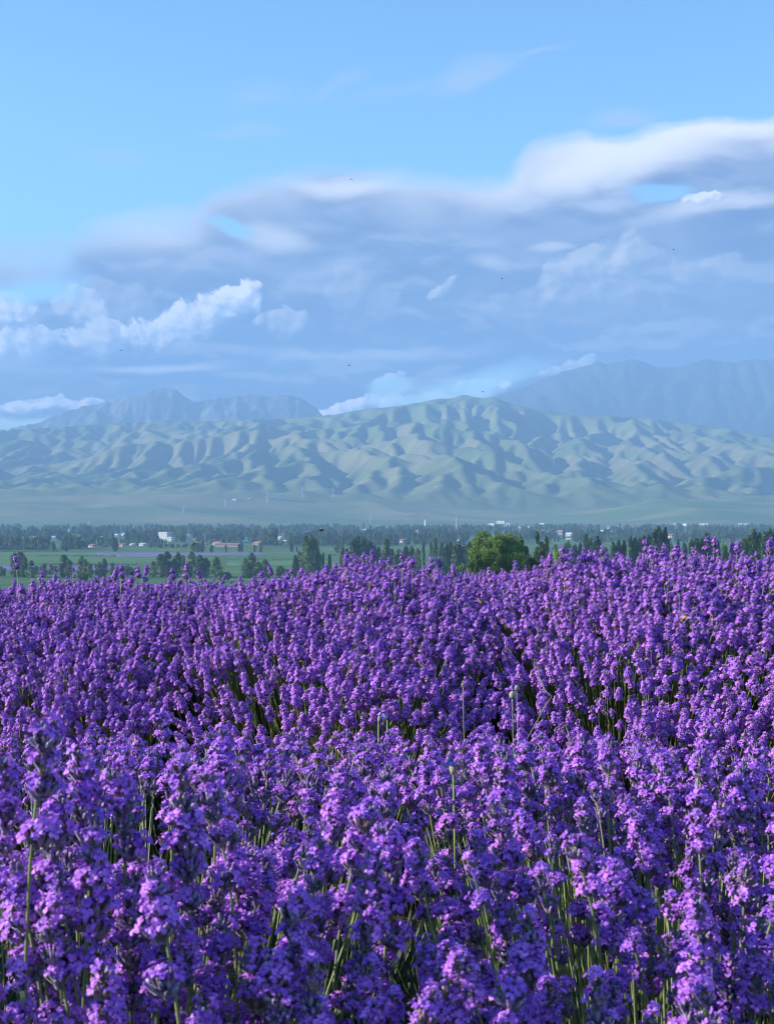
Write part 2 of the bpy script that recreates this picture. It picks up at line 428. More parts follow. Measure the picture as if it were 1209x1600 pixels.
def erode(nx, ny, dx, uplift, iters, K, diff, seed, base_back=True, dt=1.0, m_exp=0.5, diff_end=3, dk=.2):
    rng = np.random.default_rng(seed)
    Z = rng.random((ny, nx))*3.0 + uplift*0.4
    N = nx*ny; idx = np.arange(N).reshape(ny, nx)
    fixed = np.zeros((ny, nx), bool); fixed[0] = True
    if base_back: fixed[-1] = True
    fx = fixed.ravel()
    offs = [(-1, -1), (-1, 0), (-1, 1), (0, -1), (0, 1), (1, -1), (1, 0), (1, 1)]
    for it in range(iters):
        Z[fixed] = 0
        zp = np.pad(Z, 1, constant_values=1e9)
        best = np.zeros((ny, nx)); rc = idx.copy(); dist = np.full((ny, nx), dx)
        for oy, ox in offs:
            L = dx*math.hypot(oy, ox)
            s_ = (Z - zp[1+oy:1+oy+ny, 1+ox:1+ox+nx])/L
            b_ = s_ > best
            best = np.where(b_, s_, best); rc = np.where(b_, idx+oy*nx+ox, rc); dist = np.where(b_, L, dist)
        rcf = rc.ravel(); order = np.argsort(Z.ravel(), kind='stable')
        A = [1.0]*N; rl = rcf.tolist(); ol = order.tolist()
        for i in reversed(ol):
            r = rl[i]
            if r != i: A[r] += A[i]
        A = np.array(A)*dx*dx
        Fk = (K*dt*A**m_exp/dist.ravel()); Fk[rcf == np.arange(N)] = 0; Fk[fx] = 0
        z = (Z.ravel() + uplift.ravel()*dt).tolist(); Fl = Fk.tolist(); fl = fx.tolist()
        for i in ol:
            if fl[i]: z[i] = 0.0; continue
            f_ = Fl[i]
            if f_ > 0: z[i] = (z[i] + f_*z[rl[i]])/(1+f_)
        Z = np.array(z).reshape(ny, nx)
        for _ in range(diff if it < iters-1 else diff_end):
            zp = np.pad(Z, 1, mode='edge')
            lap = (zp[:-2, 1:-1]+zp[2:, 1:-1]+zp[1:-1, :-2]+zp[1:-1, 2:]-4*Z)
            Z = Z + dk*lap
    Z[fixed] = 0
    return Z
def upsample(Z, k):
    """bicubic-like upsampling by repeated linear + smoothing"""
    for _ in range(k):
        ny, nx = Z.shape
        a = np.zeros((ny*2-1, nx*2-1)); a[::2, ::2] = Z
        a[1::2, ::2] = (Z[1:]+Z[:-1])/2; a[:, 1::2] = (a[:, :-2:2]+a[:, 2::2])/2
        p = np.pad(a, 1, mode='edge')
        a = a*.5 + (p[:-2, 1:-1]+p[2:, 1:-1]+p[1:-1, :-2]+p[1:-1, 2:])*.125
        Z = a
    return Z
def fit_skyline(X, Y, B, R, SX, SY, smooth=60, it=4, p=5):
    """scale the relief R over base B so that the crest meets the photographed line: a broad scaling, then the crests alone"""
    az = (X/Y*F + CX); bins = np.clip(((az+700)/6).astype(int), 0, 440)
    xs = np.arange(441)*6-700+3; want = CY - np.interp(xs, SX, SY)
    def crest(V):
        mx = np.full(441, -1e9); np.maximum.at(mx, bins.ravel(), V.ravel()); return mx
    def blur(f_, sm):
        w = np.exp(-np.arange(-60, 61)**2/(2*(sm/6.0)**2)); w /= w.sum()
        return np.convolve(np.pad(f_, 60, mode='edge'), w, 'valid')
    for _ in range(it):
        mx = crest((B+R-CZ)/Y*F)
        f_ = np.clip(np.where(mx > 1, want/np.maximum(mx, 5), 1.0), .4, 2.5)
        R = R*np.interp(az, xs, blur(f_, smooth))
    for _ in range(3):
        el = (B+R-CZ)/Y*F; mx = crest(el); mx = np.where(mx > -1e8, mx, want)
        near = np.clip(el/np.maximum(np.interp(az, xs, blur(mx, 12)), 5), 0, 1.3)**p
        R = R + np.interp(az, xs, blur(want-mx, 7))*Y/F*near
    return np.maximum(R, 0)

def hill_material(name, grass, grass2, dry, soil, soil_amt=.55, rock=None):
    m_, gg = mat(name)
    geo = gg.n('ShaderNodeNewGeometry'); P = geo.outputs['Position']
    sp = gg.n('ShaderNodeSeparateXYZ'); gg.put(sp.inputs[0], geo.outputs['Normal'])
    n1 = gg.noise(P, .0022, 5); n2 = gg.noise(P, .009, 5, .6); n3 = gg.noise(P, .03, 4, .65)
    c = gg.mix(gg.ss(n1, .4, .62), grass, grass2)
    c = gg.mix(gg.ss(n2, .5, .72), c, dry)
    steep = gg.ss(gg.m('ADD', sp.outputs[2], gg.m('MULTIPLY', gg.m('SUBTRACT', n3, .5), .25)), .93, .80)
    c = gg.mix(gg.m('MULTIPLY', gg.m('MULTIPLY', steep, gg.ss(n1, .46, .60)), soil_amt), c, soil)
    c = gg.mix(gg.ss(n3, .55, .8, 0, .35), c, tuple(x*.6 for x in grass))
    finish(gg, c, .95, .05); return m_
M_HILL = hill_material('hill_grass', (.115, .155, .060), (.155, .190, .078), (.185, .195, .10), (.26, .18, .135), .35)
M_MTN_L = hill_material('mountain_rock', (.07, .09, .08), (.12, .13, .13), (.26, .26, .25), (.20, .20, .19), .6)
M_MTN_R = hill_material('mountain_cloud_shade', (.030, .042, .034), (.045, .055, .045), (.060, .062, .052), (.055, .055, .05), .4)  # dark forest rock, albedo lowered further to stand in for cloud shadow

HILL_SX = [-600, -200, 0, 60, 100, 200, 250, 330, 400, 500, 560, 620, 650, 680, 705, 725, 750, 770, 800, 870, 950, 1000, 1100, 1209, 1500, 1900]
HILL_SY = [690, 680, 672, 669, 667, 660, 657, 658, 655, 650, 641, 634, 629, 623, 622, 616, 622, 620, 631, 645, 650, 652, 664, 682, 690, 700]
hdx = 12.5; hy0, hy1 = 4450.0, 8300.0; hx0, hx1 = -2900.0, 2900.0
hnx, hny = int((hx1-hx0)/hdx)+1, int((hy1-hy0)/hdx)+1
gx = np.linspace(hx0, hx1, hnx)[None, :].repeat(hny, 0); gy = np.linspace(hy0, hy1, hny)[:, None].repeat(hnx, 1)
ty = (gy-hy0)/(hy1-hy0)
upl = (0.35+1.1*np.clip(ty*1.35, 0, 1))*(0.62+0.76*fbm((gx+gy*.3)/1200, gy/720, 3, 11))
KH = 0.26*(.80+.4*fbm((gx-gy*.6)/620, gy/900, 3, 12))
upl *= np.clip((hy1-gy)/700, 0.1, 1)
HR = erode(hnx, hny, hdx, upl*9.0, 60, KH.ravel(), 1, 4, diff_end=1, dk=.13)
HR = HR/np.percentile(HR, 99)*430
HR = upsample(HR, 1)
hgx = np.linspace(hx0, hx1, HR.shape[1])[None, :].repeat(HR.shape[0], 0); hgy = np.linspace(hy0, hy1, HR.shape[0])[:, None].repeat(HR.shape[1], 1)
HB = ground_z(hgx, hgy) + np.clip((hgy-5200)/2500, 0, 1)*60
HR = HR*np.clip((hgy-hy0)/330, 0.0, 1)**.8
HR = fit_skyline(hgx, hgy, HB, HR, HILL_SX, HILL_SY)
HR = HR + (fbm(hgx/60, hgy/60, 4, 77)-.5)*10*np.clip(HR/60, 0, 1)
HZ = HB + HR
tag(link('hills', grid_mesh('hills', hgx, hgy, HZ, M_HILL)), kind='structure')
print('hills', HZ.max())

TOPS = []
def mountain(name, x0, x1, y0, y1, nx, ny, SX, SY, material, seed, hmax, ymid, iters=40, K=.22, rough=40, rs=500.):
    gx = np.linspace(x0, x1, nx)[None, :].repeat(ny, 0); gy = np.linspace(y0, y1, ny)[:, None].repeat(nx, 1)
    prof = np.clip(1-np.abs(gy-ymid)/((y1-y0)*.52), 0.02, 1)
    dx = (x1-x0)/(nx-1)
    R = erode(nx, ny, dx, prof*(0.6+.8*fbm(gx/1500, gy/1500, 3, seed))*12, iters, K, 1, seed, diff_end=1, dk=.1)
    R = R/np.percentile(R, 99.5)*hmax*.16 + hmax*.85*prof*(.7+.6*fbm(gx/1100+seed, gy/700, 4, seed+2))
    R = upsample(R, 1)
    gx = np.linspace(x0, x1, R.shape[1])[None, :].repeat(R.shape[0], 0); gy = np.linspace(y0, y1, R.shape[0])[:, None].repeat(R.shape[1], 1)
    R = R + ((ridged(gx/rs+.6*fbm(gx/900, gy/900, 3, 5), gy/rs, 6, seed, .6)-.5)*rough + (ridged(gx/rs/3.1, gy/rs/3.1, 4, seed+3, .6)-.5)*rough*.45)*np.clip(R/hmax*2, 0, 1)
    R = R*(.35+.65*np.clip((4400-gx)/1500, 0, 1))
    B = np.full_like(R, CZ-VAL-10)
    R = fit_skyline(gx, gy, B, R, SX, SY, 60, 4)
    tag(link(name, grid_mesh(name, gx, gy, B+R, material)), kind='structure')
    print(name, (B+R).max()); TOPS.append(float((B+R).max()))
mountain('mountain_left', -3300, 900, 8340, 9900, 220, 100,
         [-900, -300, -60, 20, 60, 100, 130, 160, 180, 200, 220, 240, 260, 275, 290, 303, 312, 325, 360, 378, 388, 400, 412, 440, 460, 475, 490, 503, 520, 600, 800],
         [820, 790, 700, 668, 660, 643, 635, 629, 626, 620, 617, 608, 605, 609, 617, 630, 626, 624, 620, 619, 614, 616, 619, 617, 618, 624, 632, 645, 668, 760, 830], M_MTN_L, 21, 700, 9100, rough=150, rs=420.)
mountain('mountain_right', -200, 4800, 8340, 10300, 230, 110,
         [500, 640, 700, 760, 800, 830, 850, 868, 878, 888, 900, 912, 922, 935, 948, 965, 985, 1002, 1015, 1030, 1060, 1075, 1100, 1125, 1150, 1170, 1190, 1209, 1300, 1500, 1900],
         [830, 720, 660, 622, 610, 600, 591, 586, 578, 580, 574, 573, 568, 564, 569, 565, 561, 563, 570, 574, 573, 567, 560, 564, 566, 561, 562, 559, 548, 560, 600], M_MTN_R, 33, 950, 9500, rough=80, rs=620.)  # relief kept low so the slopes look flat, as under cloud shadow

# ------------------------------------------------------------------ ground sheet
def spaced(a, b, d0, gr, dmax):
    r = [a]; d = d0
    while r[-1] < b: r.append(r[-1]+d); d = min(d*gr, dmax)
    return r
ys = np.array(sorted(set([-2500, -1200, -400, -120, -40, -15, -6, -3] + list(np.arange(-1.5, 3, .25)) + spaced(3, 16000, .12, 1.045, 260) )))
ys = np.concatenate([ys[ys < 3500], np.arange(3500, 4530, 14), [4900, 5200, 6500, 8500, 10500]])
half = spaced(0, 1700, .2, 1.06, 20); half += spaced(half[-1], 7000, 26, 1.1, 160)[1:]
xs_ = np.array(sorted([-v_ for v_ in half[1:]] + half))
GX, GY = np.meshgrid(xs_, ys)
GZ = ground_z(GX, GY)
GZ = np.where((GY > 4510), -90+CZ, GZ)
GZ = GZ + (fbm(GX*2.2, GY*2.2, 3, 9)-.5)*.10*(np.abs(GY) < 30)
def ground_material():
    m_, gg = mat('ground_soil_and_grass')
    P = gg.n('ShaderNodeNewGeometry').outputs['Position']
    sp = gg.n('ShaderNodeSeparateXYZ'); gg.put(sp.inputs[0], P)
    soil = gg.mix(gg.noise(P, 9, 5), (.09, .062, .04), (.16, .115, .075))
    n1 = gg.noise(P, .012, 4); n2 = gg.noise(gg.mapping(P, sc=(.3, 1, 1)), .02, 3)
    valley = gg.mix(gg.ss(n1, .4, .6), (.060, .115, .045), (.085, .150, .055))
    valley = gg.mix(gg.ss(n2, .55, .68), valley, (.14, .17, .08))
    n3 = gg.noise(gg.mapping(P, sc=(.35, 1, 1)), .0042, 5, .55, .4)
    fanc = gg.mix(gg.ss(n3, .42, .58), (.105, .165, .062), (.20, .20, .105))
    c = gg.mix(gg.ss(sp.outputs[1], 14, 40), soil, valley)
    c = gg.mix(gg.ss(sp.outputs[1], 3600, 4000), c, fanc)
    finish(gg, c, .95, .05); return m_
M_GROUND = ground_material()
tag(link('ground', grid_mesh('ground', GX, GY, GZ, M_GROUND)), kind='structure')

# height lookups for placing things
def hill_h(x, y):
    if y < hy0 or y > hy1 or abs(x) > hx1: return float(ground_z(x, y))
    i = (y-hy0)/(hy1-hy0)*(HZ.shape[0]-1); j = (x-hx0)/(hx1-hx0)*(HZ.shape[1]-1)
    i0, j0 = int(i), int(j); i1, j1 = min(i0+1, HZ.shape[0]-1), min(j0+1, HZ.shape[1]-1); a, b = i-i0, j-j0
    return float((HZ[i0, j0]*(1-b)+HZ[i0, j1]*b)*(1-a) + (HZ[i1, j0]*(1-b)+HZ[i1, j1]*b)*a)
def where(X, Y, dmin=860):
    """the point of the terrain seen at photo pixel X, Y"""
    tx, tz = (X-CX)/F, (CY-Y)/F; d = dmin
    while d < 8200:
        if hill_h(tx*d, d) >= CZ + tz*d: break
        d += 6
    return tx*d, d, hill_h(tx*d, d)

# ------------------------------------------------------------------ crops in the valley
def crop(name, X0, X1, Yf, Yn, c, label, h=.5, var=.2, slant=0):
    m_, gg = mat(name+'_crop'); P = gg.n('ShaderNodeNewGeometry').outputs['Position']
    n1 = gg.noise(gg.mapping(P, sc=(.25, 1, 1)), .05, 4); n2 = gg.noise(P, .5, 3)
    cc = gg.mix(gg.ss(n1, .35, .65), tuple(v_*(1-var) for v_ in c), tuple(v_*(1+var) for v_ in c))
    cc = gg.mix(gg.ss(n2, .5, .8, 0, .4), cc, tuple(v_*.6 for v_ in c))
    finish(gg, cc, .9, .05)
    df, dn = VAL*F/(Yf-CY), VAL*F/(Yn-CY)
    nu, nv = 26, 6
    uu, vv = np.meshgrid(np.linspace(0, 1, nu), np.linspace(0, 1, nv))
    D = dn + (df-dn)*vv; PX = X0 + (X1-X0)*uu + slant*(vv-.5)*2
    D = D + (fbm(uu*5+X0, vv*2+Yf, 3, 3)-.5)*14
    X_ = (PX-CX)/F*D; Z_ = ground_z(X_, D) + h
    for e in (0, -1): Z_[e] -= h+.4; Z_[:, e] -= h+.4
    o = link(name, grid_mesh(name, X_, D, Z_, m_)); return tag(o, label, 'crop field', kind='stuff')
PUR = (.19, .125, .33); PUR2 = (.16, .15, .24)
crop('green_field', -140, 350, 868.8, 881, (.085, .165, .055), 'green crop field behind the left poplars')
crop('green_field', -140, 210, 863, 867.6, (.10, .175, .065), 'light green strip in front of the left tree belt')
crop('lavender_strip', 140, 420, 863.5, 868.2, PUR2, 'faded purple strip across the left valley floor', .6)
crop('lavender_strip', 180, 300, 867.0, 869.6, PUR, 'narrow violet strip across the left valley floor', .7)
crop('lavender_strip', -140, 215, 884, 891, PUR, 'violet field strip between the left poplars', .6)
crop('green_field', -140, 460, 893, 925, (.07, .14, .05), 'green field just beyond the lavender on the left')
crop('green_field', 355, 480, 862.5, 867.5, (.10, .165, .07), 'pale green field by the village road')
crop('green_field', 350, 620, 868.6, 874.4, (.075, .15, .055), 'green field strip left of the tall poplars')
crop('green_field', 350, 620, 875.6, 884, (.095, .18, .065), 'bright green field strip left of the tall poplars')
crop('green_field', 470, 600, 855.5, 861.5, (.09, .16, .06), 'green field behind the tall poplars')
crop('green_field', 600, 790, 853.5, 862, (.085, .17, .07), 'green field left of the broad tree')
crop('green_field', 600, 800, 864, 878, (.07, .145, .055), 'dark green field left of the broad tree')
crop('green_field', 860, 1010, 843.5, 850.5, (.10, .18, .08), 'small green field right of the broad tree')
crop('green_field', 1020, 1240, 845, 853, (.08, .15, .06), 'green field behind the right poplars')

# ------------------------------------------------------------------ trees
def leaf_quads(P, size, rng, flat=0.0, out=None):
    """loose leaf-cluster quads at points P"""
    n = len(P)
    a = rng.normal(size=(n, 3)); a /= np.linalg.norm(a, axis=1)[:, None]
    b = rng.normal(size=(n, 3))
    if out is not None: a = a*(1-.35) + .35*np.cross(out, b)
    b = b - (b*a).sum(1)[:, None]*a/np.maximum((a*a).sum(1)[:, None], 1e-6); b /= np.linalg.norm(b, axis=1)[:, None]
    a /= np.linalg.norm(a, axis=1)[:, None]
    s_ = (size*(.55+.9*rng.random(n)))[:, None]
    a = a*s_; b = b*s_*.55
    return np.stack([P-a, P-b*.9, P+a, P+b], 1)
def crown_poplar(h, w, n, seed, leaf=.55, top=1.0):
    rng = np.random.default_rng(seed)
    nb = 46; V = []
    # upright boughs: each a tuft around the axis
    zb = rng.random(nb)**.85
    prof = lambda t: np.clip(np.minimum(1.0, (t/.22))**.6*(1-t**6.0*top)**.8, 0.08, 1)
    for i in range(nb):
        t = zb[i]; r = w/2*prof(t)*(.25+.75*rng.random()); ang = rng.random()*6.283
        c = np.array([r*math.cos(ang), r*math.sin(ang), h*(.06+.94*t)*.96])
        k = int(n/nb*(.6+.8*rng.random()))
        q = rng.normal(size=(k, 3))*np.array([w*.085, w*.085, h*.045])
        q[:, :2] += np.outer(q[:, 2]/h, c[:2]*-1.0)
        V.append(c+q)
    P = np.concatenate(V); P[:, 2] = np.clip(P[:, 2], h*.03, h)
    k = 1-np.clip((P[:, 2]/h-.82)/.18, 0, 1)*.3
    P[:, 0] *= k; P[:, 1] *= k
    return leaf_quads(P, leaf, rng)
def crown_round(h, w, n, seed, leaf=.5, base=.12, nb=60, squash=1.0, sig=.09):
    rng = np.random.default_rng(seed); V = []
    for i in range(nb):
        d = rng.normal(size=3); d /= np.linalg.norm(d); rr = (.35+.65*rng.random()**.5)
        wob = .8+.35*math.sin(d[0]*5+seed)*math.cos(d[1]*4+seed*2)
        c = np.array([d[0]*w/2*rr*wob, d[1]*w/2*rr*wob, h*(base+1)/2 + d[2]*h*(1-base)/2*rr*wob*.95])
        k = int(n/nb*(.5+rng.random()))
        q = rng.normal(size=(k, 3)); q = q/np.linalg.norm(q, axis=1)[:, None]*(rng.random(k)**.4)[:, None]*np.array([w, w, h*.8])*sig*1.5
        V.append(c+q)
    P = np.concatenate(V); P[:, 2] = np.clip(P[:, 2], h*.02, None)
    return leaf_quads(P, leaf, rng)
def trunk_mesh(h, r, seed, spread=.2, limbs=5, reach=.35):
    rng = random.Random(seed); b = MB()
    pts = [(rng.uniform(-.02, .02)*h*t, rng.uniform(-.02, .02)*h*t, h*t) for t in (0, .15, .35, .6, .9)]
    b.tube(pts, [r, r*.8, r*.62, r*.4, r*.12], 7)
    for i in range(limbs):
        t = .2+.55*i/limbs; a = rng.random()*6.28; L = h*spread*(1.1-t*.5)
        p0 = Vector((0, 0, h*t)); p1 = p0+Vector((math.cos(a)*L*.5, math.sin(a)*L*.5, h*reach*.45)); p2 = p0+Vector((math.cos(a)*L, math.sin(a)*L, h*reach))
        b.tube([p0, p1, p2], [r*.4, r*.25, r*.08], 5)
    return b.mesh('trunk', M_BARK, True)
# prototypes (meshes shared by the copies)
POP = [(quads_mesh('crown', crown_poplar(20, w, 2600, s, .55, tp), [m_]), trunk_mesh(15, .35, s, .06, 4, .3))
       for w, s, m_, tp in ((5.2, 1, M_POPLAR, 1), (3.6, 2, M_POPLAR, 1), (6.4, 3, M_POPLAR2, .9), (4.4, 4, M_POPLAR2, 1), (2.6, 5, M_POPLAR, 1), (7.5, 6, M_POPLAR2, .85))]
POPW = [5.6, 4.0, 6.8, 4.8, 2.9, 7.8]
RND = [(quads_mesh('crown', crown_round(10, w, 2600, s, .5), [m_]), trunk_mesh(6.5, .35, s))
       for w, s, m_ in ((10, 11, M_BROAD), (8, 12, M_BROAD), (12, 13, M_POPLAR2), (9, 14, M_DARKTREE))]
RNDW = [11, 9, 13, 10]
def plant_tree(name, pair, x, y, z, h, wscale, label, cat, group, href, rot=None):
    root = link(name, None, loc=(x, y, z)); root.empty_display_size = .5
    root.rotation_euler = (0, 0, random.random()*6.28 if rot is None else rot)
    s_ = h/href; root.scale = (s_*wscale, s_*wscale, s_)
    link('trunk', pair[1], root); link('crown', pair[0], root)
    return tag(root, label, cat, group)
side_word = lambda X: ('at the left edge' if X < 90 else 'left of centre' if X < 430 else 'near the centre' if X < 730 else 'right of centre' if X < 1000 else 'at the right')
def shape_word(h, w): return 'slim' if w/h < .2 else 'broad' if w/h > .42 else 'full'
# midground poplars (x, top y, width px, assumed distance, form: p poplar, b bushy)
FG = [(4, 884, 12, 960, 'b'), (24, 864, 12, 960, 'p'), (32, 862, 15, 965, 'p'), (38, 870, 10, 955, 'p'), (50, 876, 10, 950, 'p'), (57, 884, 7, 1000, 'p'), (69, 880, 12, 950, 'p'), (80, 882, 7, 1000, 'p'),
      (87, 884, 7, 1010, 'p'), (100, 867, 12, 960, 'p'), (108, 874, 9, 955, 'p'), (128, 868, 9, 965, 'p'), (134, 874, 10, 955, 'p'), (141, 880, 8, 950, 'p'), (130, 893, 18, 900, 'b'), (155, 878, 9, 955, 'p'),
      (163, 873, 9, 955, 'p'), (175, 879, 7, 990, 'p'), (184, 884, 12, 950, 'b'), (200, 882, 16, 950, 'b'), (214, 884, 12, 960, 'b'), (240, 877, 9, 960, 'p'), (252, 866, 14, 950, 'p'), (262, 862, 14, 955, 'p'), (272, 872, 9, 950, 'p'), (278, 863, 11, 960, 'p'),
      (287, 868, 6, 970, 'p'), (299, 862, 12, 955, 'p'), (313, 867, 13, 950, 'p'), (322, 872, 11, 950, 'p'), (338, 870, 13, 945, 'p'), (346, 889, 15, 900, 'b'), (356, 893, 12, 900, 'b'), (383, 872, 9, 950, 'p'), (393, 864, 12, 955, 'p'), (388, 878, 12, 940, 'p'),
      (403, 878, 12, 945, 'p'), (413, 873, 10, 950, 'p'), (420, 881, 7, 950, 'p'), (438, 884, 16, 940, 'b'), (448, 889, 12, 930, 'b'), (461, 868, 8, 940, 'p'), (467, 862, 9, 945, 'p'), (478, 838, 12, 930, 'p'), (486, 836, 12, 935, 'p'), (493, 842, 11, 930, 'p'), (480, 855, 14, 920, 'p'), (496, 858, 11, 925, 'p'), (505, 864, 4, 950, 'p'), (515, 866, 4.5, 950, 'p'),
      (535, 853, 8, 940, 'p'), (542, 858, 8, 935, 'p'), (552, 843, 12, 930, 'p'), (560, 839, 13, 930, 'p'), (568, 840, 12, 935, 'p'), (578, 845, 9, 930, 'p'), (585, 853, 9, 930, 'p'), (592, 855, 10, 930, 'p'), (604, 843, 12, 880, 'p'), (612, 858, 9, 900, 'p'),
      (621, 857, 14, 900, 'b'), (634, 853, 9, 900, 'p'), (643, 854, 9, 905, 'p'), (652, 857, 10, 890, 'p'), (662, 846, 4, 1150, 'p'), (673, 848, 5, 1120, 'p'), (680, 841, 8, 1100, 'p'), (689, 847, 8, 1000, 'p'), (697, 851, 9, 900, 'p'), (704, 846, 9, 900, 'p'), (712, 850, 11, 850, 'p'), (718, 847, 9, 860, 'p'), (726, 850, 9, 850, 'p'), (733, 846, 10, 830, 'p'), (743, 850, 9, 830, 'p'),
      (872, 850, 12, 800, 'b'), (887, 846, 14, 780, 'b'), (897, 850, 9, 800, 'p'), (906, 848, 7, 800, 'p'), (915, 835, 8, 790, 'p'), (922, 842, 7, 800, 'p'), (932, 838, 12, 780, 'p'), (945, 855, 10, 760, 'p'), (950, 866, 16, 620, 'b'), (932, 862, 20, 600, 'b'), (958, 848, 8, 700, 'p'), (966, 845, 9, 700, 'p'), (975, 846, 8, 700, 'p'),
      (984, 839, 8, 690, 'p'), (991, 841, 9, 690, 'p'), (999, 839, 9, 690, 'p'), (1006, 838, 8, 690, 'p'), (1013, 836, 8, 690, 'p'), (1021, 829, 10, 680, 'p'), (1029, 823, 11, 680, 'p'), (1039, 825, 9, 680, 'p'), (1048, 850, 9, 700, 'p'), (1059, 845, 6, 720, 'p'), (1069, 850, 9, 700, 'p'),
      (1079, 844, 9, 640, 'p'), (1088, 841, 10, 640, 'p'), (1097, 843, 9, 640, 'p'), (1104, 834, 10, 640, 'p'), (1112, 843, 10, 640, 'p'), (1121, 847, 9, 640, 'p'), (1131, 849, 12, 620, 'b'), (1144, 851, 10, 640, 'p'), (1155, 848, 8, 640, 'p'), (1162, 843, 9, 620, 'p'), (1169, 837, 9, 620, 'p'), (1177, 828, 10, 610, 'p'), (1186, 834, 10, 610, 'p'), (1195, 832, 10, 600, 'p'), (1203, 828, 11, 600, 'p'), (1213, 824, 12, 600, 'p'), (1224, 826, 12, 600, 'p')]
FG_BUILT = []
for X, Yt, wpx, d, form in FG:
    x = (X-CX)/F*d; z = float(ground_z(x, d)); top = CZ-(Yt-CY)/F*d
    h = max(4, top-z); w = wpx*d/F*1.35
    if form == 'p':
        i = min(range(6), key=lambda k: abs(POPW[k]*h/20-w)+(.8 if random.random() < .3 else 0))
        lab = '%s poplar %s beyond the lavender' % ('tall '+shape_word(h, w) if Yt < 858 else 'low '+shape_word(h, w), side_word(X))
        o = plant_tree('poplar_tree', POP[i], x, d, z, h, max(.6, min(1.6, w/(POPW[i]*h/20))), lab, 'tree', 'poplars in the middle distance', 20)
        if (X, Yt) == (486, 836): o['label'] = 'tallest dark poplar of the clump left of centre'
        if (X, Yt) == (515, 866): o['label'] = 'right of the two thin spire poplars beside the tall clump'
        if (X, Yt) == (505, 864): o['label'] = 'left of the two thin spire poplars beside the tall clump'
        if (X, Yt) == (1029, 823): o['label'] = 'tallest dark poplar of the row on the right'
        if (X, Yt) == (1039, 825): o['label'] = 'dark poplar ending the tall row on its right side'
        if (X, Yt) == (100, 867): o['label'] = 'narrow poplar between the leftmost clump and the next pair'
    else:
        i = random.randrange(3)
        lab = 'rounded bushy tree %s among the poplars' % side_word(X)
        o = plant_tree('bushy_tree', RND[i], x, d, z, h, max(.35, min(2.5, w/(RNDW[i]*h/10))), lab, 'tree', 'bushy trees in the middle distance', 10)

# the broad light green tree and its dark neighbours
def special_tree(name, X, Yt, wpx, d, base, material, n, leaf, seed, label, nb=90, sig=.075, limbs=9, sq=1.0):
    x = (X-CX)/F*d; z = float(ground_z(x, d)); h = CZ-(Yt-CY)/F*d - z; w = wpx/F*d
    root = link(name, None, loc=(x, d, z)); tag(root, label, 'tree')
    link('trunk', trunk_mesh(h*.75, h*.03, seed, w/h*.45, limbs, .3), root)
    q = crown_round(h, w, n, seed, leaf, base, nb, 1, sig)
    link('crown', quads_mesh('crown', q, [material]), root); return root
special_tree('broad_tree', 778, 829, 124, 260, .05, M_NEARTREE, 30000, .17, 51, 'broad bright green tree standing alone in front of the poplars', 150, .055)
special_tree('broad_tree', 812, 832, 40, 275, .05, M_BROAD, 12000, .17, 52, 'darker green tree merging with the right side of the bright one', 80, .06)
special_tree('broad_tree', 845, 834, 36, 420, .0, M_DARKTREE, 12000, .26, 53, 'dark rounded tree just right of the broad bright tree', 80, .06)
special_tree('shrub_tree', 868, 854, 15, 190, .0, M_LIGHTTREE, 4000, .09, 54, 'small pale green sapling rising behind the lavender', 50, .07)
special_tree('broad_tree', 832, 862, 40, 250, .0, M_DARKTREE, 9000, .16, 55, 'low dark shrubby tree under the broad bright tree', 60, .07)
special_tree('broad_tree', 742, 862, 30, 255, .0, M_NEARTREE, 6000, .15, 56, 'low light green bush at the left foot of the broad tree', 50, .07)

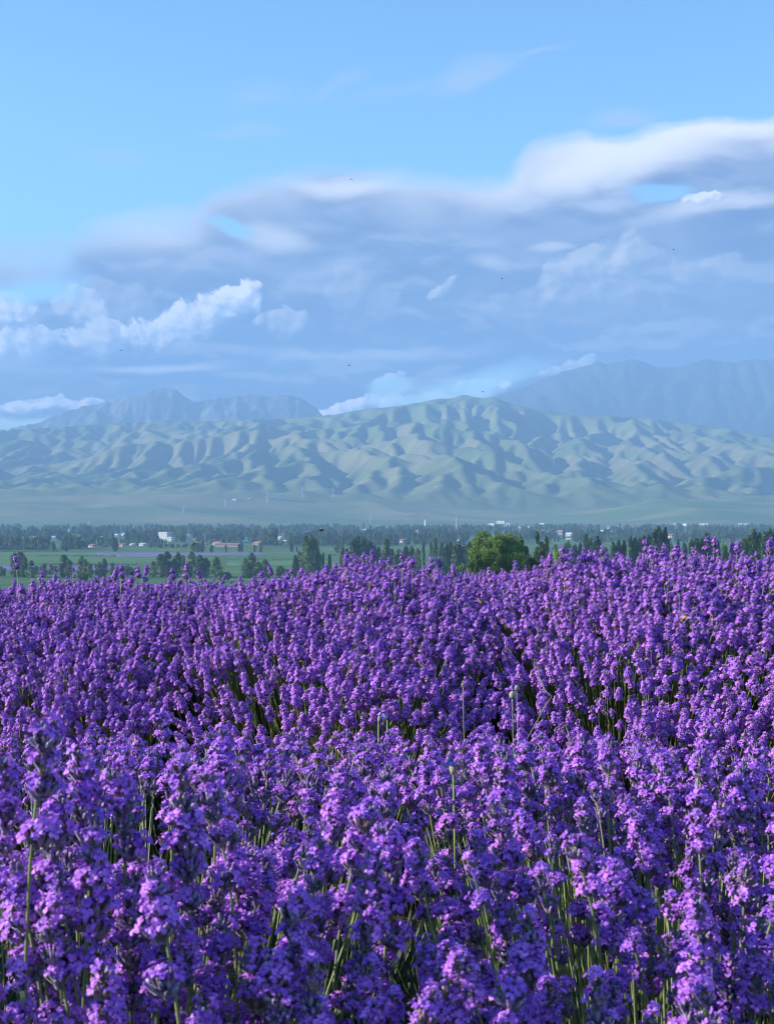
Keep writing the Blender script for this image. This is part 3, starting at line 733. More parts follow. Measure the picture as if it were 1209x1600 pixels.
# ------------------------------------------------------------------ town: buildings, tower, masts
M_WALL = [simple('render_white', (.62, .62, .60), .8, .2, .04, .5), simple('render_cream', (.72, .66, .54), .8, .2, .06, .5), simple('render_brick', (.42, .26, .19), .85, .2, .12, 1)]
M_ROOF = {'r': simple('roof_red', (.36, .13, .12), .8, .2, .15, 2), 'b': simple('roof_blue', (.35, .45, .60), .5, .4, .1, 2), 'w': simple('roof_pale', (.68, .69, .71), .45, .5, .05, 2),
          'o': simple('roof_orange', (.42, .25, .16), .8, .2, .15, 2), 'g': simple('roof_grey', (.34, .35, .37), .7, .3, .1, 2)}
M_WIN = simple('window_glass', (.05, .06, .08), .15, .6, .1, 1); M_DOOR = simple('door_paint', (.16, .10, .07), .5, .3, .1, 1)
M_STEEL = simple('painted_steel', (.78, .78, .78), .5, .4, .06, 1)
def building(X, Y, wpx, hpx, roof='w', wall=0, flat=False, label='', name='house', dep=9.0, storeys=1):
    x, y, z = where(X, Y); w = wpx*y/F; h = hpx*y/F
    root = link(name, None, loc=(x, y, z-.3)); root.rotation_euler[2] = random.uniform(-.75, -.25) if w/dep < 3 else random.uniform(-.2, 0)
    tag(root, label, 'house' if name == 'house' else 'building', 'village buildings across the valley')
    hw = h*(.92 if flat else .62); b = MB(); b.box((0, 0, hw/2), (w, dep, hw)); link('wall', b.mesh('wall', M_WALL[wall]), root)
    b = MB()
    if flat: b.box((0, 0, hw+.25), (w+.8, dep+.8, .5)); b.box((0, 0, hw+.7), (w*.9, dep*.9, .4))
    else:
        o = .6; ht = h-hw; a, c = w/2+o, dep/2+o
        b.add([(-a, -c, hw), (a, -c, hw), (a, c, hw), (-a, c, hw), (-a, 0, hw+ht), (a, 0, hw+ht), (-a, -c, hw-.25), (a, -c, hw-.25), (a, c, hw-.25), (-a, c, hw-.25)],
              [(0, 1, 5, 4), (2, 3, 4, 5), (0, 4, 3), (1, 2, 5), (6, 7, 1, 0), (8, 9, 3, 2), (7, 8, 2, 1), (9, 6, 0, 3), (9, 8, 7, 6)])
    link('roof', b.mesh('roof', M_ROOF[roof]), root)
    nwin = max(2, min(10, int(w/4))); sh = hw/storeys
    wm = MB(); wm.box((0, 0, 0), (1.5, .1, min(1.5, sh*.5))); wmesh = wm.mesh('window', M_WIN)
    for s_ in range(storeys):
        for k in range(nwin):
            if s_ == 0 and k == nwin//2: continue
            link('window', wmesh, root, ((k+.5)/nwin*w-w/2, -dep/2-.03, sh*(s_+.55)))
    dm = MB(); dm.box((0, 0, 0), (1.2, .12, 2.1)); link('door', dm.mesh('door', M_DOOR), root, ((nwin//2+.5)/nwin*w-w/2, -dep/2-.04, 1.05))
    HOUSES.append((X, wpx, y)); return root
HOUSES = []
B = [ # X, base Y, w px, h px, roof, wall, flat, storeys, label
 (107, 831, 6, 5, 'w', 0, True, 1, 'bright white cube building above the left tree belt'), (85, 841, 9, 4, 'w', 0, False, 1, 'white roofed shed left of the round tree clump'), (68, 829, 7, 3, 'w', 0, False, 1, 'small white house at the far left of the village'),
 (145, 855, 13, 5, 'r', 0, False, 1, 'red roofed house at the edge of the left fields'), (192, 854, 14, 5, 'r', 0, False, 1, 'second red roofed house at the edge of the left fields'), (156, 841, 9, 3, 'w', 0, False, 1, 'low white roofed barn behind the left red roof'),
 (183, 838, 6, 4, 'w', 0, False, 1, 'white gabled house left of the white blocks'), (194, 837, 6, 4, 'w', 1, False, 1, 'cream gabled house left of the white blocks'), (57, 841, 7, 3, 'w', 0, False, 1, 'white hut behind the dark left tree belt'),
 (258, 843, 18, 12, 'w', 0, True, 3, 'large white three storey block in the village'), (268, 846, 8, 7, 'w', 0, True, 2, 'lower white wing beside the three storey block'), (295, 845, 9, 11, 'g', 1, True, 3, 'narrow cream block right of the large white block'),
 (310, 834, 5, 4, 'w', 0, False, 1, 'small bright white house above the cream block'), (225, 853, 14, 5, 'b', 0, False, 1, 'blue roofed long house at the field edge'), (207, 853, 7, 4, 'w', 0, False, 1, 'small white house beside the blue roof'),
 (321, 854, 7, 6, 'r', 1, False, 1, 'cream house with red roof beside the long school'), (357, 854, 40, 6, 'r', 0, False, 1, 'very long white building with red roof'), (342, 851, 12, 5, 'o', 1, False, 1, 'orange roofed house left end of the long building'),
 (384, 848, 9, 4, 'w', 1, False, 1, 'cream house behind the long red roof'), (404, 852, 12, 6, 'o', 2, False, 1, 'brown brick house right of the long red roof'), (435, 843, 14, 5, 'w', 1, False, 1, 'cream barn with pale roof near the village centre'),
 (453, 835, 5, 4, 'w', 0, True, 1, 'tiny white cube house near the village centre'), (446, 847, 5, 3.5, 'w', 0, False, 1, 'little white hut in front of the cream barn'), (480, 833, 9, 3.5, 'w', 1, False, 1, 'low pale house behind the tall poplars'),
 (528, 834, 7, 3.5, 'w', 0, False, 1, 'low white house right of the tall poplars'), (572, 831, 8, 4.5, 'w', 0, True, 1, 'bright white hall above the central poplars'), (580, 829, 4, 4, 'w', 0, True, 1, 'small white annex beside the bright hall'),
 (652, 833, 9, 5, 'o', 0, False, 1, 'white house with orange roof left of the chimney'), (628, 848, 8, 6, 'r', 0, False, 1, 'white gable house with red roof at the wood edge'), (738, 848, 11, 4, 'b', 0, False, 1, 'pale blue roofed barn left of the broad tree'),
 (716, 847, 3, 4, 'w', 0, False, 1, 'tiny white hut left of the blue roofed barn'), (768, 822, 10, 4, 'w', 0, False, 1, 'pale farm shed above the broad tree'), (783, 818, 14, 4, 'w', 1, True, 1, 'long pale building on the slope above the broad tree'),
 (793, 822, 6, 4, 'w', 0, False, 1, 'white shed right of the long pale building'), (814, 826, 9, 3, 'w', 0, False, 1, 'white roofed shed just right above the broad tree'), (828, 825, 8, 2.6, 'w', 0, False, 1, 'thin white roof right of the broad tree'),
 (848, 834, 8, 6, 'w', 0, True, 1, 'white square house right of the broad tree'), (862, 834, 16, 4.5, 'b', 0, False, 1, 'long blue roofed hall right of the square house'), (876, 836, 10, 8, 'o', 0, False, 2, 'tall white house with orange roof'),
 (889, 838, 9, 6, 'w', 0, False, 2, 'two storey white house beside the orange roof'), (888, 845, 7, 4, 'w', 1, False, 1, 'cream cottage below the two storey house'), (909, 832, 6, 3.5, 'w', 0, True, 1, 'small flat white house'),
 (921, 833, 12, 4.5, 'w', 0, True, 1, 'long flat white building'), (941, 832, 6, 4, 'w', 0, False, 1, 'white gabled house left of the stepped tower house'), (950, 831, 4, 9, 'w', 0, True, 3, 'tall narrow white tower house'),
 (953, 834, 7, 4, 'w', 0, True, 1, 'low white block at the foot of the tower house'), (967, 824, 8, 3, 'w', 0, False, 1, 'distant pale shed behind the tower house'), (993, 830, 11, 5.5, 'r', 0, True, 2, 'white two storey block with arches right of the tower house'),
 (847, 820, 7, 3, 'w', 0, False, 1, 'distant pale house at the foot of the hills'), (1046, 841, 10, 7, 'r', 1, False, 2, 'pinkish house behind the right poplar row'), (1070, 822, 7, 3.6, 'w', 0, True, 1, 'bright white hall at the foot of the right hills'),
 (1053, 821, 4, 3, 'w', 0, False, 1, 'small white house left of the bright hall on the right'), (1160, 821, 15, 3, 'w', 0, False, 1, 'long white sheds far right under the hills'), (1123, 826, 4, 4, 'w', 0, True, 1, 'tiny white cube house on the right'),
 (1134, 826, 2.5, 5, 'w', 0, True, 2, 'narrow white block on the right'), (1100, 820, 16, 2.6, 'g', 1, False, 1, 'long dull shed row under the right hills'), (1003, 826, 8, 3, 'b', 0, False, 1, 'pale blue shed above the dark poplar row'),
 (367, 782, 7, 2.4, 'w', 0, False, 1, 'white building on the lower hill slope'), (390, 780, 4, 2, 'w', 0, False, 1, 'small white hut on the lower hill slope'), (680, 762, 6, 1.6, 'w', 0, False, 1, 'tiny white house high on the hillside')]
for X, Y, w_, h_, rf, wl, fl, st, lab in B:
    building(X, Y, w_, h_, rf, wl, fl, lab, 'house' if w_ < 12 else 'village_building', 9 if w_ < 12 else 12, st)
# white chimney tower and thin mast
x, y, z = where(664, 834)
r = link('chimney_tower', None, loc=(x, y, z)); tag(r, 'white slender chimney tower rising over the central woods', 'chimney')
hh = 22*y/F; b = MB(); b.tube([(0, 0, 0), (0, 0, hh*.5), (0, 0, hh)], [1.9, 1.6, 1.3], 16); link('shaft', b.mesh('shaft', M_STEEL, True), r)
b = MB(); b.tube([(0, 0, hh), (0, 0, hh+.8)], [1.7, 1.7], 16); link('cap', b.mesh('cap', M_ROOF['g']), r)
def lattice(X, Yb, hpx, label, name='power_pylon', arms=3, wid=5.0, t=.45):
    x, y, z = where(X, Yb); h = hpx*y/F; r = link(name, None, loc=(x, y, z)); tag(r, label, 'pylon' if arms else 'mast', None)
    b = MB(); wb = wid/2
    lv = [(0, 1), (.25, .7), (.5, .45), (.75, .25), (1, .08)]
    for sx in (-1, 1):
        for sy in (-1, 1):
            b.tube([(sx*wb*k, sy*wb*k, h*t_) for t_, k in lv], t*.5, 4)
    for i in range(4):
        (t0, k0), (t1, k1) = lv[i], lv[i+1]
        for sy in (-1, 1):
            b.tube([(-wb*k0, sy*wb*k0, h*t0), (wb*k1, sy*wb*k1, h*t1)], t*.35, 3); b.tube([(wb*k0, sy*wb*k0, h*t0), (-wb*k1, sy*wb*k1, h*t1)], t*.35, 3)
            b.tube([(-wb*k1, sy*wb*k1, h*t1), (wb*k1, sy*wb*k1, h*t1)], t*.35, 3)
    link('lattice', b.mesh('lattice', M_STEEL), r)
    for a in range(arms):
        b = MB(); zz = h*(.72+.12*a); b.tube([(-wid*(1.3-.25*a), 0, zz), (0, 0, zz+.6), (wid*(1.3-.25*a), 0, zz)], t*.45, 4); link('cross_arm', b.mesh('cross_arm', M_STEEL), r)
    return r
lattice(713, 832, 26, 'thin pale radio mast right of the chimney tower', 'radio_mast', 0, 2.2, .7)
for X, Y, h, l in ((418, 786, 16, 'faint pylon left of the hillside bridge'), (473, 779, 18, 'faint pylon right of the hillside bridge'), (140, 828, 14, 'faint pylon over the left village trees'),
                   (287, 802, 10, 'faint pylon on the tan slope'), (352, 793, 13, 'faint pylon at the top of the tan slope'), (579, 827, 22, 'faint pylon in front of the central slope'), (521, 778, 14, 'faint pylon above the hillside road')):
    lattice(X, Y, h, l)
# hillside bridge
xa, ya, za = where(415, 780); L = 58*ya/F
r = link('road_bridge', None, loc=(xa+L/2, ya-5, za+6)); tag(r, 'long low road bridge crossing the foot of the hills', 'bridge')
b = MB(); b.box((0, 0, 0), (L, 9, 1.0)); link('deck', b.mesh('deck', M_ROOF['g']), r)
for k in range(6):
    b = MB(); b.box((-L/2+L*(k+.5)/6, 0, -4.6), (1.2, 6, 8)); link('pier', b.mesh('pier', M_ROOF['g']), r)
b = MB(); b.box((0, -4.4, 1.15), (L, .2, 1.1)); link('railing', b.mesh('railing', M_STEEL), r)

# ------------------------------------------------------------------ village woods
def clear_of_houses(X, d, wpx=6):
    for hx_, hw_, hd in HOUSES:
        if abs(X-hx_) < hw_/2+wpx*.5 and hd-380 < d < hd+14: return False
    return True
rngt = np.random.default_rng(5)
woods = []
def belt(X0, X1, Y, n, h0, h1, kind, spread=3.0, dense=True):
    for i in range(n):
        X = X0 + (X1-X0)*(i+rngt.random())/n; d = VAL*F/(Y-CY)*(1+rngt.normal()*.004*spread)
        if not clear_of_houses(X, d, 5): continue
        woods.append((X, d, rngt.uniform(h0, h1), kind))
belt(-60, 78, 858.5, 46, 13, 17, 'p', 4); belt(-60, 80, 857.5, 20, 9, 13, 'r', 4)
belt(97, 126, 858, 16, 13, 19, 'p', 3); belt(122, 140, 857, 6, 9, 12, 'r')
for X, h in ((5, 6.5), (14, 5), (27, 6), (42, 7), (50, 7), (68, 9.5)): woods.append((X, 1655 if X < 60 else 1640, h, 'R'))
belt(140, 260, 853, 34, 8, 13, 'p', 6); belt(140, 300, 856.5, 26, 4, 7, 'r', 3); belt(205, 245, 847, 16, 12, 16, 'p', 3)
for X, h in ((178, 17), (181, 15), (302, 11), (309, 12), (316, 13), (331, 8), (353, 9), (374, 10), (378, 11), (398, 9), (408, 9), (455, 11), (464, 7), (84, 12), (104, 19), (525, 15), (527, 12), (457, 8)): woods.append((X, 1600 if X < 300 else 1560, h, 'p'))
belt(270, 420, 848, 30, 8, 13, 'p', 5); belt(300, 470, 850, 16, 5, 8, 'r', 4); belt(412, 432, 852, 10, 15, 24, 'p', 2)
belt(440, 640, 851, 70, 11, 16, 'p', 4); belt(400, 640, 853, 30, 7, 10, 'r', 3); belt(640, 800, 849, 60, 12, 18, 'p', 5); belt(640, 780, 851, 16, 7, 10, 'r', 3)
belt(800, 1240, 842, 60, 8, 14, 'p', 9); belt(820, 1240, 840, 60, 7, 12, 'r', 8); belt(850, 1240, 849, 44, 8, 13, 'p', 6)
n_extra = 3400
for i in range(n_extra):
    Y = 826.5 + 22*rngt.random()**1.3; X = rngt.uniform(-110, 1320); d = VAL*F/(Y-CY)
    if d > 3520: d = rngt.uniform(2900, 3520)
    if vnoise(X/38, d/260, 3) < .36 or not clear_of_houses(X, d, 5): continue
    woods.append((X, d, rngt.uniform(10, 19), 'p' if rngt.random() < .8 else 'r'))
# nearest ones are objects, the rest read as one mass
woods.sort(key=lambda t: t[1])
mass = []; npop = sum(1 for f in FG if f[4] == 'p'); nrnd = 30
def zone_word(X): return ('far left' if X < 130 else 'left' if X < 330 else 'left centre' if X < 520 else 'centre' if X < 700 else 'right centre' if X < 900 else 'right' if X < 1080 else 'far right')
for X, d, h, kind in woods:
    x = (X-CX)/F*d; z = float(ground_z(x, d)) - .2
    vis = -5 < X < 1215
    if kind == 'p' and vis and npop < 298:
        npop += 1; i = int(rngt.integers(0, 6))
        plant_tree('poplar_tree', POP[i], x, d, z, h, 1.2+.5*rngt.random(), 'small hazy poplar in the village belt at the %s' % zone_word(X), 'tree', 'hazy village poplars', 20)
    elif kind in 'rR' and vis and nrnd < 150:
        nrnd += 1; i = int(rngt.integers(0, 4)) if kind == 'r' else 2
        plant_tree('rounded_tree', RND[i], x, d, z, h, 1.0 if kind == 'r' else 1.3, ('pale rounded bush before the dark left belt' if kind == 'R' else 'small hazy rounded tree in the village belt at the %s' % zone_word(X)), 'tree', 'hazy village rounded trees', 10)
    else: mass.append((x, d, z, h/20 if kind == 'p' else h/10, (int(rngt.integers(0, 6)) if kind == 'p' else 6+int(rngt.integers(0, 4)))))

# geometry nodes scatter: points carry index, rotation and scale
def scatter(name, pts, rots, scales, idx, protos, label, cat):
    me = bpy.data.meshes.new(name); n = len(pts)
    me.vertices.add(n); me.vertices.foreach_set('co', np.asarray(pts, np.float32).reshape(-1))
    for nm, typ, data, key in (('rot', 'FLOAT_VECTOR', rots, 'vector'), ('scl', 'FLOAT_VECTOR', scales, 'vector'), ('idx', 'INT', idx, 'value')):
        at = me.attributes.new(nm, typ, 'POINT'); at.data.foreach_set(key, np.asarray(data, np.int32 if typ == 'INT' else np.float32).reshape(-1))
    o = link(name, me); tag(o, label, cat, kind='stuff')
    coll = bpy.data.collections.new(name+'_kinds')
    for i, pm in enumerate(protos):
        coll.objects.link(bpy.data.objects.new('%s_kind_%02d' % (name, i), pm))
    nt = bpy.data.node_groups.new(name, 'GeometryNodeTree')
    nt.interface.new_socket('Geometry', in_out='INPUT', socket_type='NodeSocketGeometry'); nt.interface.new_socket('Geometry', in_out='OUTPUT', socket_type='NodeSocketGeometry')
    N = nt.nodes.new; L = nt.links.new
    gi, go = N('NodeGroupInput'), N('NodeGroupOutput'); ci = N('GeometryNodeCollectionInfo'); ci.inputs['Collection'].default_value = coll
    ci.inputs['Separate Children'].default_value = True; ci.inputs['Reset Children'].default_value = True
    ip = N('GeometryNodeInstanceOnPoints'); ip.inputs['Pick Instance'].default_value = True
    def attr(nm, t):
        a = N('GeometryNodeInputNamedAttribute'); a.data_type = t; a.inputs['Name'].default_value = nm; return a.outputs[0]
    er = N('FunctionNodeEulerToRotation'); L(attr('rot', 'FLOAT_VECTOR'), er.inputs[0])
    m2p = N('GeometryNodeMeshToPoints'); L(gi.outputs[0], m2p.inputs[0]); L(m2p.outputs[0], ip.inputs['Points'])
    L(ci.outputs[0], ip.inputs['Instance']); L(attr('idx', 'INT'), ip.inputs['Instance Index']); L(er.outputs[0], ip.inputs['Rotation']); L(attr('scl', 'FLOAT_VECTOR'), ip.inputs['Scale'])
    L(ip.outputs[0], go.inputs[0])
    md = o.modifiers.new('scatter', 'NODES'); md.node_group = nt; return o
tree_protos = [p[0] for p in POP] + [p[0] for p in RND]
scatter('distant_woods', [(a, b_, c) for a, b_, c, s_, i in mass], [(0, 0, random.random()*6.28) for _ in mass], [(s_*1.2, s_*1.2, s_) for *_, s_, i in mass], [i for *_, i in mass], tree_protos,
        'hazy mass of small trees filling the village', 'woods')
# hedges between the fields
def hedge(X0, X1, Y, h, label):
    d = VAL*F/(Y-CY); x0, x1 = (X0-CX)/F*d, (X1-CX)/F*d; n = int(abs(x1-x0)*14); rg = np.random.default_rng(int(X0*7+Y))
    xx = rg.uniform(x0, x1, n); keep = vnoise(xx/9, xx*0+Y, 4) > .22; xx = xx[keep]; n = len(xx)
    hh = h*(.5+.8*vnoise(xx/4, xx*0, 8))
    P = np.stack([xx-x0, rg.normal(size=n)*1.0, np.clip(rg.random(n), 0, 1)*hh], 1)
    o = link('hedge', quads_mesh('hedge', leaf_quads(P, .35, rg), [M_POPLAR]), loc=(x0, d, float(ground_z((x0+x1)/2, d)))); tag(o, label, 'hedge')
hedge(55, 205, 868.6, 1.3, 'dark hedge line across the left green fields'); hedge(395, 470, 856, 2.4, 'dark hedge in front of the village centre'); hedge(350, 470, 875, 2, 'dark hedge line left of the tall poplars')
hedge(515, 600, 878.5, 1.6, 'dark hedge line right of the thin spire poplars'); hedge(600, 700, 863, 1.4, 'low hedge line between the central fields'); hedge(-60, 90, 862.5, 1.6, 'low hedge at the foot of the left tree belt')
hedge(60, 215, 882.3, 1.4, 'ragged hedge above the violet field strip'); hedge(500, 620, 868, 1.2, 'thin hedge across the green field by the tall poplars')

# ------------------------------------------------------------------ lavender
def whorl_geo(rng, size=1.0, ncal=14, open_p=.6, tight=False):
    """returns (calyx MB, blossom MB) for one whorl centred on the stalk axis, in metres"""
    c, b = MB(), MB()
    for k in range(ncal):
        ang = 2*math.pi*(k+rng.uniform(-.35, .35))/ncal*(1 if not tight else 1)
        el = math.radians(rng.uniform(34, 62) if k % 2 else rng.uniform(58, 82))
        L = rng.uniform(.0070, .0098)*size; r0 = .0016*size
        d = Vector((math.cos(ang)*math.cos(el), math.sin(ang)*math.cos(el), math.sin(el)))
        p0 = Vector((math.cos(ang)*r0, math.sin(ang)*r0, rng.uniform(-.0025, .0015)*size))
        p1 = p0+d*L*.35+Vector((0, 0, .0002)); p2 = p0+d*L*.8+Vector((0, 0, .0006*size)); p3 = p0+d*L+Vector((0, 0, .0011*size))
        c.tube([p0, p1, p2, p3], [.0006*size, .00125*size, .0013*size, .00085*size], 5)
        if rng.random() < open_p:
            dn = (d+Vector((math.cos(ang)*.35, math.sin(ang)*.35, .1))).normalized()
            q = p3+dn*.0018*size
            b.tube([p3-dn*.0008*size, q], [.0007*size, .00105*size], 4, cap=False)
            sx = dn.cross(Vector((0, 0, 1))).normalized(); up = sx.cross(dn).normalized()
            ps = rng.uniform(.75, 1.15)*size
            for (a, ln, wd) in ((72, .0040, .0027), (112, .0040, .0027), (-90, .0036, .0028), (-22, .0032, .0022), (202, .0032, .0022)):
                a = math.radians(a+rng.uniform(-12, 12)); e = (sx*math.cos(a)+up*math.sin(a)); t = dn.cross(e).normalized()
                ln *= ps*rng.uniform(.8, 1.2); wd *= ps*rng.uniform(.8, 1.15)
                fw = rng.uniform(.25, .9); v0 = q+e*.0006*size
                m1 = v0+e*ln*.5+dn*ln*.38*fw; m2 = v0+e*ln*.95+dn*ln*.25*fw+t*rng.uniform(-.0008, .0008)*size
                b.add([v0-t*wd*.22, v0+t*wd*.22, m1+t*wd*.55+dn*rng.uniform(-.0006, .0006), m1-t*wd*.55, m2+t*wd*.30-dn*.0004, m2-t*wd*.30+dn*rng.uniform(-.0005, .0005)], [(0, 1, 2, 3), (3, 2, 4, 5)])
        elif rng.random() < .55:      # closed violet bud
            b.tube([p3-d*.0005, p3+d*.0013*size, p3+d*.0024*size], [.0007*size, .0010*size, .0003*size], 4)
    # bracts below
    for k in range(3):
        a = rng.random()*6.28; e = Vector((math.cos(a), math.sin(a), .5)).normalized(); t = e.cross(Vector((0, 0, 1))).normalized()
        v0 = Vector((0, 0, -.003*size)); c.add([v0-t*.0012, v0+t*.0012, v0+e*.004*size+t*.0015, v0+e*.0065*size, v0+e*.004*size-t*.0015], [(0, 1, 2, 3, 4)])
    return c, b
rl = random.Random(3)
WH = []
for i in range(18):
    if i >= 16: sz, nc, op = rl.uniform(.95, 1.05), rl.randint(13, 16), .04      # gone over or still shut
    elif i >= 12: sz, nc, op = rl.uniform(.9, 1.15), rl.randint(16, 24), rl.uniform(.2, .75)
    elif i < 8: sz, nc, op = rl.uniform(.98, 1.15), rl.randint(20, 25), rl.uniform(.30, .62)
    elif i < 10: sz, nc, op = rl.uniform(.75, .85), rl.randint(9, 11), rl.uniform(.35, .6)      # small tops
    else: sz, nc, op = 1.0, 14, .15                                          # mostly calyx
    WH.append(whorl_geo(rl, sz, nc, op))
WHM = [(c.mesh('whorl', M_CALYX, True), b.mesh('blossoms', M_PETAL, False)) for c, b in WH]
def spike_layout(r, n):
    """list of (whorl index, z below tip, rotation, scale): a dense head, then one or two separate lower whorls"""
    out_ = [(r.choice((8, 9)), -.003, r.random()*6.28, 1.0)]; z = -.003
    gaps = r.random() < .8
    for k in range(n):
        gap = .0092 + .0014*k + r.uniform(-.0008, .0026)
        if gaps and k >= max(1, n-1-(r.random() < .35)): gap += r.uniform(.006, .016)
        z -= gap; i = r.choice((0, 1, 2, 3, 4, 5, 6, 7, 12, 13, 14, 15)) if r.random() < .84 else r.choice((10, 11, 16, 17))
        sc = (.90, 1.02, 1.10, 1.10, 1.05, 1.0, .95)[min(k, 6)]*r.uniform(.9, 1.1)
        out_.append((i, z, r.random()*6.28, sc))
    return out_
STEM_L = .56
def tip_bend(b, z):
    """sideways offset of the nodding tip, z metres below the top"""
    k = max(0.0, 1+z/.085)**1.6
    return (b[0]*k, b[1]*k)
def stalk_points(r, b=(0, 0), L=STEM_L):
    bx, by = r.uniform(-.016, .016), r.uniform(-.016, .016); o = []
    for t in (0, .2, .4, .6, .75, .85, .90, .95, 1.0):
        q = tip_bend(b, L*t-L); o.append((bx*math.sin(math.pi*t)+q[0], by*math.sin(math.pi*t)+q[1], L*t))
    return o
def stalk_mb(r, bend=(0, 0)):
    b = MB(); b.tube(stalk_points(r, bend), [.0015, .0014, .0013, .0012, .0011, .0010, .0010, .0009, .0007], 4); return b
def rand_bend(r): a = r.random()*6.28; m_ = r.choice((.001, .003, .006, .012)); return (m_*math.cos(a), m_*math.sin(a))
# field prototypes: whole stems in one mesh; near prototypes: separate parts
PROTO = []
for i in range(20):
    hs = .88 if i < 10 else 1.0
    r = random.Random(100+i); bd = rand_bend(r); st = stalk_mb(r, bd); mb = MB(); mb.v += st.v; mb.f += st.f; mb.m += [0]*len(st.f)
    lay = spike_layout(r, r.choice((2, 2, 2, 3, 3, 3) if i < 10 else (2, 2, 3, 3, 3, 4)))
    for wi, z, rot, sc in lay:
        M_ = Matrix.Translation((*tip_bend(bd, z*hs), STEM_L+z*hs)) @ Matrix.Rotation(rot, 4, 'Z') @ Matrix.Scale(sc*hs, 4)
        for src, mi in ((WH[wi][0], 1), (WH[wi][1], 2)):
            mb.add([M_ @ Vector(p) for p in src.v], src.f, mi)
    for k in range(4):     # narrow leaves low on the stalk
        a = r.random()*6.28; z0 = r.uniform(.12, .34)*STEM_L; e = Vector((math.cos(a)*.45, math.sin(a)*.45, 1)).normalized(); t = Vector((-math.sin(a), math.cos(a), 0))
        p0 = Vector((0, 0, z0)); ln = r.uniform(.03, .055)
        mb.add([p0-t*.0008, p0+t*.0008, p0+e*ln*.5+t*.002, p0+e*ln, p0+e*ln*.5-t*.002], [(0, 1, 2, 3, 4)], 3)
    PROTO.append(mb.mesh('lavender_kind', [M_STALK, M_CALYX, M_PETAL, M_LEAF], True))

# plant centres along each row: tops fan out from them
def plant_centre(x, k, c):
    sp = .72; off = {0: -.35, 1: -.13 }.get(k, (k*.37) % sp)
    j = np.round((x-off)/sp); return off + j*sp + (vnoise(j*3.1, k*7.7+j*0, 5)-.5)*.12
stems = []      # (top xyz, base xyz, dist, manual label or None)
def surface_heads(k, xlo, xhi, dens, hw, drop, skew=0, jit=.035):
    area = (xhi-xlo)*2*hw; n = int(area*dens)
    rg = np.random.default_rng(900+k)
    g_ = 1/math.sqrt(dens); cmid0 = C1 if k == 0 else C2+DROW*(k-1)
    xs0 = np.arange(xlo, xhi, g_); us0 = np.arange(-hw, hw, g_)
    XX, UU = np.meshgrid(xs0, us0); XX = (XX + rg.uniform(-.55, .55, XX.shape)*g_).ravel(); UU = (UU + rg.uniform(-.55, .55, UU.shape)*g_).ravel()
    cs, ds = row_tops(XX); c = cs[k]; dpt = ds[k]
    D = c + UU; uu = UU/hw
    pc = plant_centre(XX, k, c); px = (XX-pc)/.36
    depth = dpt + drop*np.abs(uu)**2.2 + np.where(XX > -.1*cmid0, .02, .05)*px**2 + (fbm(XX*2.6, D*2.6, 3, 40+k)-.5)*.11 + rg.normal(size=len(XX))*jit
    tall = rg.random(len(XX)) < (.035 if k < 1 else .012); depth = depth - tall*rg.uniform(.02, .06, len(XX))
    keep = np.ones(len(XX), bool)
    keep &= (np.abs(px)+np.abs(uu)*.35 < 1.28 + rg.uniform(-.15, .15, len(XX)) + np.where((XX > -.1*cmid0) | (k > 1), .45, .06))
    gz = ground_z(pc, c)
    for i in np.nonzero(keep)[0]:
        top = (float(XX[i]), float(D[i]), CZ-float(depth[i]))
        base = (float(pc[i] + (XX[i]-pc[i])*.32 + rg.normal()*.02), float(c[i] + UU[i]*.30 + rg.normal()*.02), float(gz[i]))
        stems.append([top, base, None])
for k in range(NROWS+1):
    cmid = C1 if k == 0 else C2 + DROW*(k-1); span = .31*cmid + (1.0 if k < 3 else 1.3)
    surface_heads(k, -span, span, (780, 2300, 1800, 1200, 750, 500, 300, 280, 260, 260)[k], (.68 if k == 0 else .98 if k == 1 else .80), (.16 if k == 0 else .27 if k == 1 else .24), jit=(.042 if k == 0 else .022))
# keep a clear space right in front of the lens and the gap between the first two rows on the left
def proj(p): return CX+F*p[0]/p[1], CY-F*(p[2]-CZ)/p[1]
kept = []
for s_ in stems:
    (x, y, z), bse, _ = s_
    if y < .98: continue
    X, Y = proj((x, y, z))
    if 1.0 < y < 1.4 and Y < (1235 if X > 480 else 1235+min(1, (480-X)/100)*95): continue                       # only the chosen ones stand this tall so near
    if y < 2.3 and Y < 1150: continue
    if y > 2.2 and y < 5:                                                 # thin places where the stalks show
        e1 = ((X-370)/85)**2+((Y-1110)/75)**2; e2 = ((X-270)/70)**2+((Y-1190)/60)**2; e3 = ((X-950)/60)**2+((Y-1085)/60)**2; e4 = ((X-815)/28)**2+((Y-1140)/60)**2
        if (e1 < 1 and random.random() < .62) or (e2 < 1 and random.random() < .62) or (e3 < 1 and random.random() < .45) or (e4 < 1 and random.random() < .35): continue
    kept.append(s_)
stems = kept
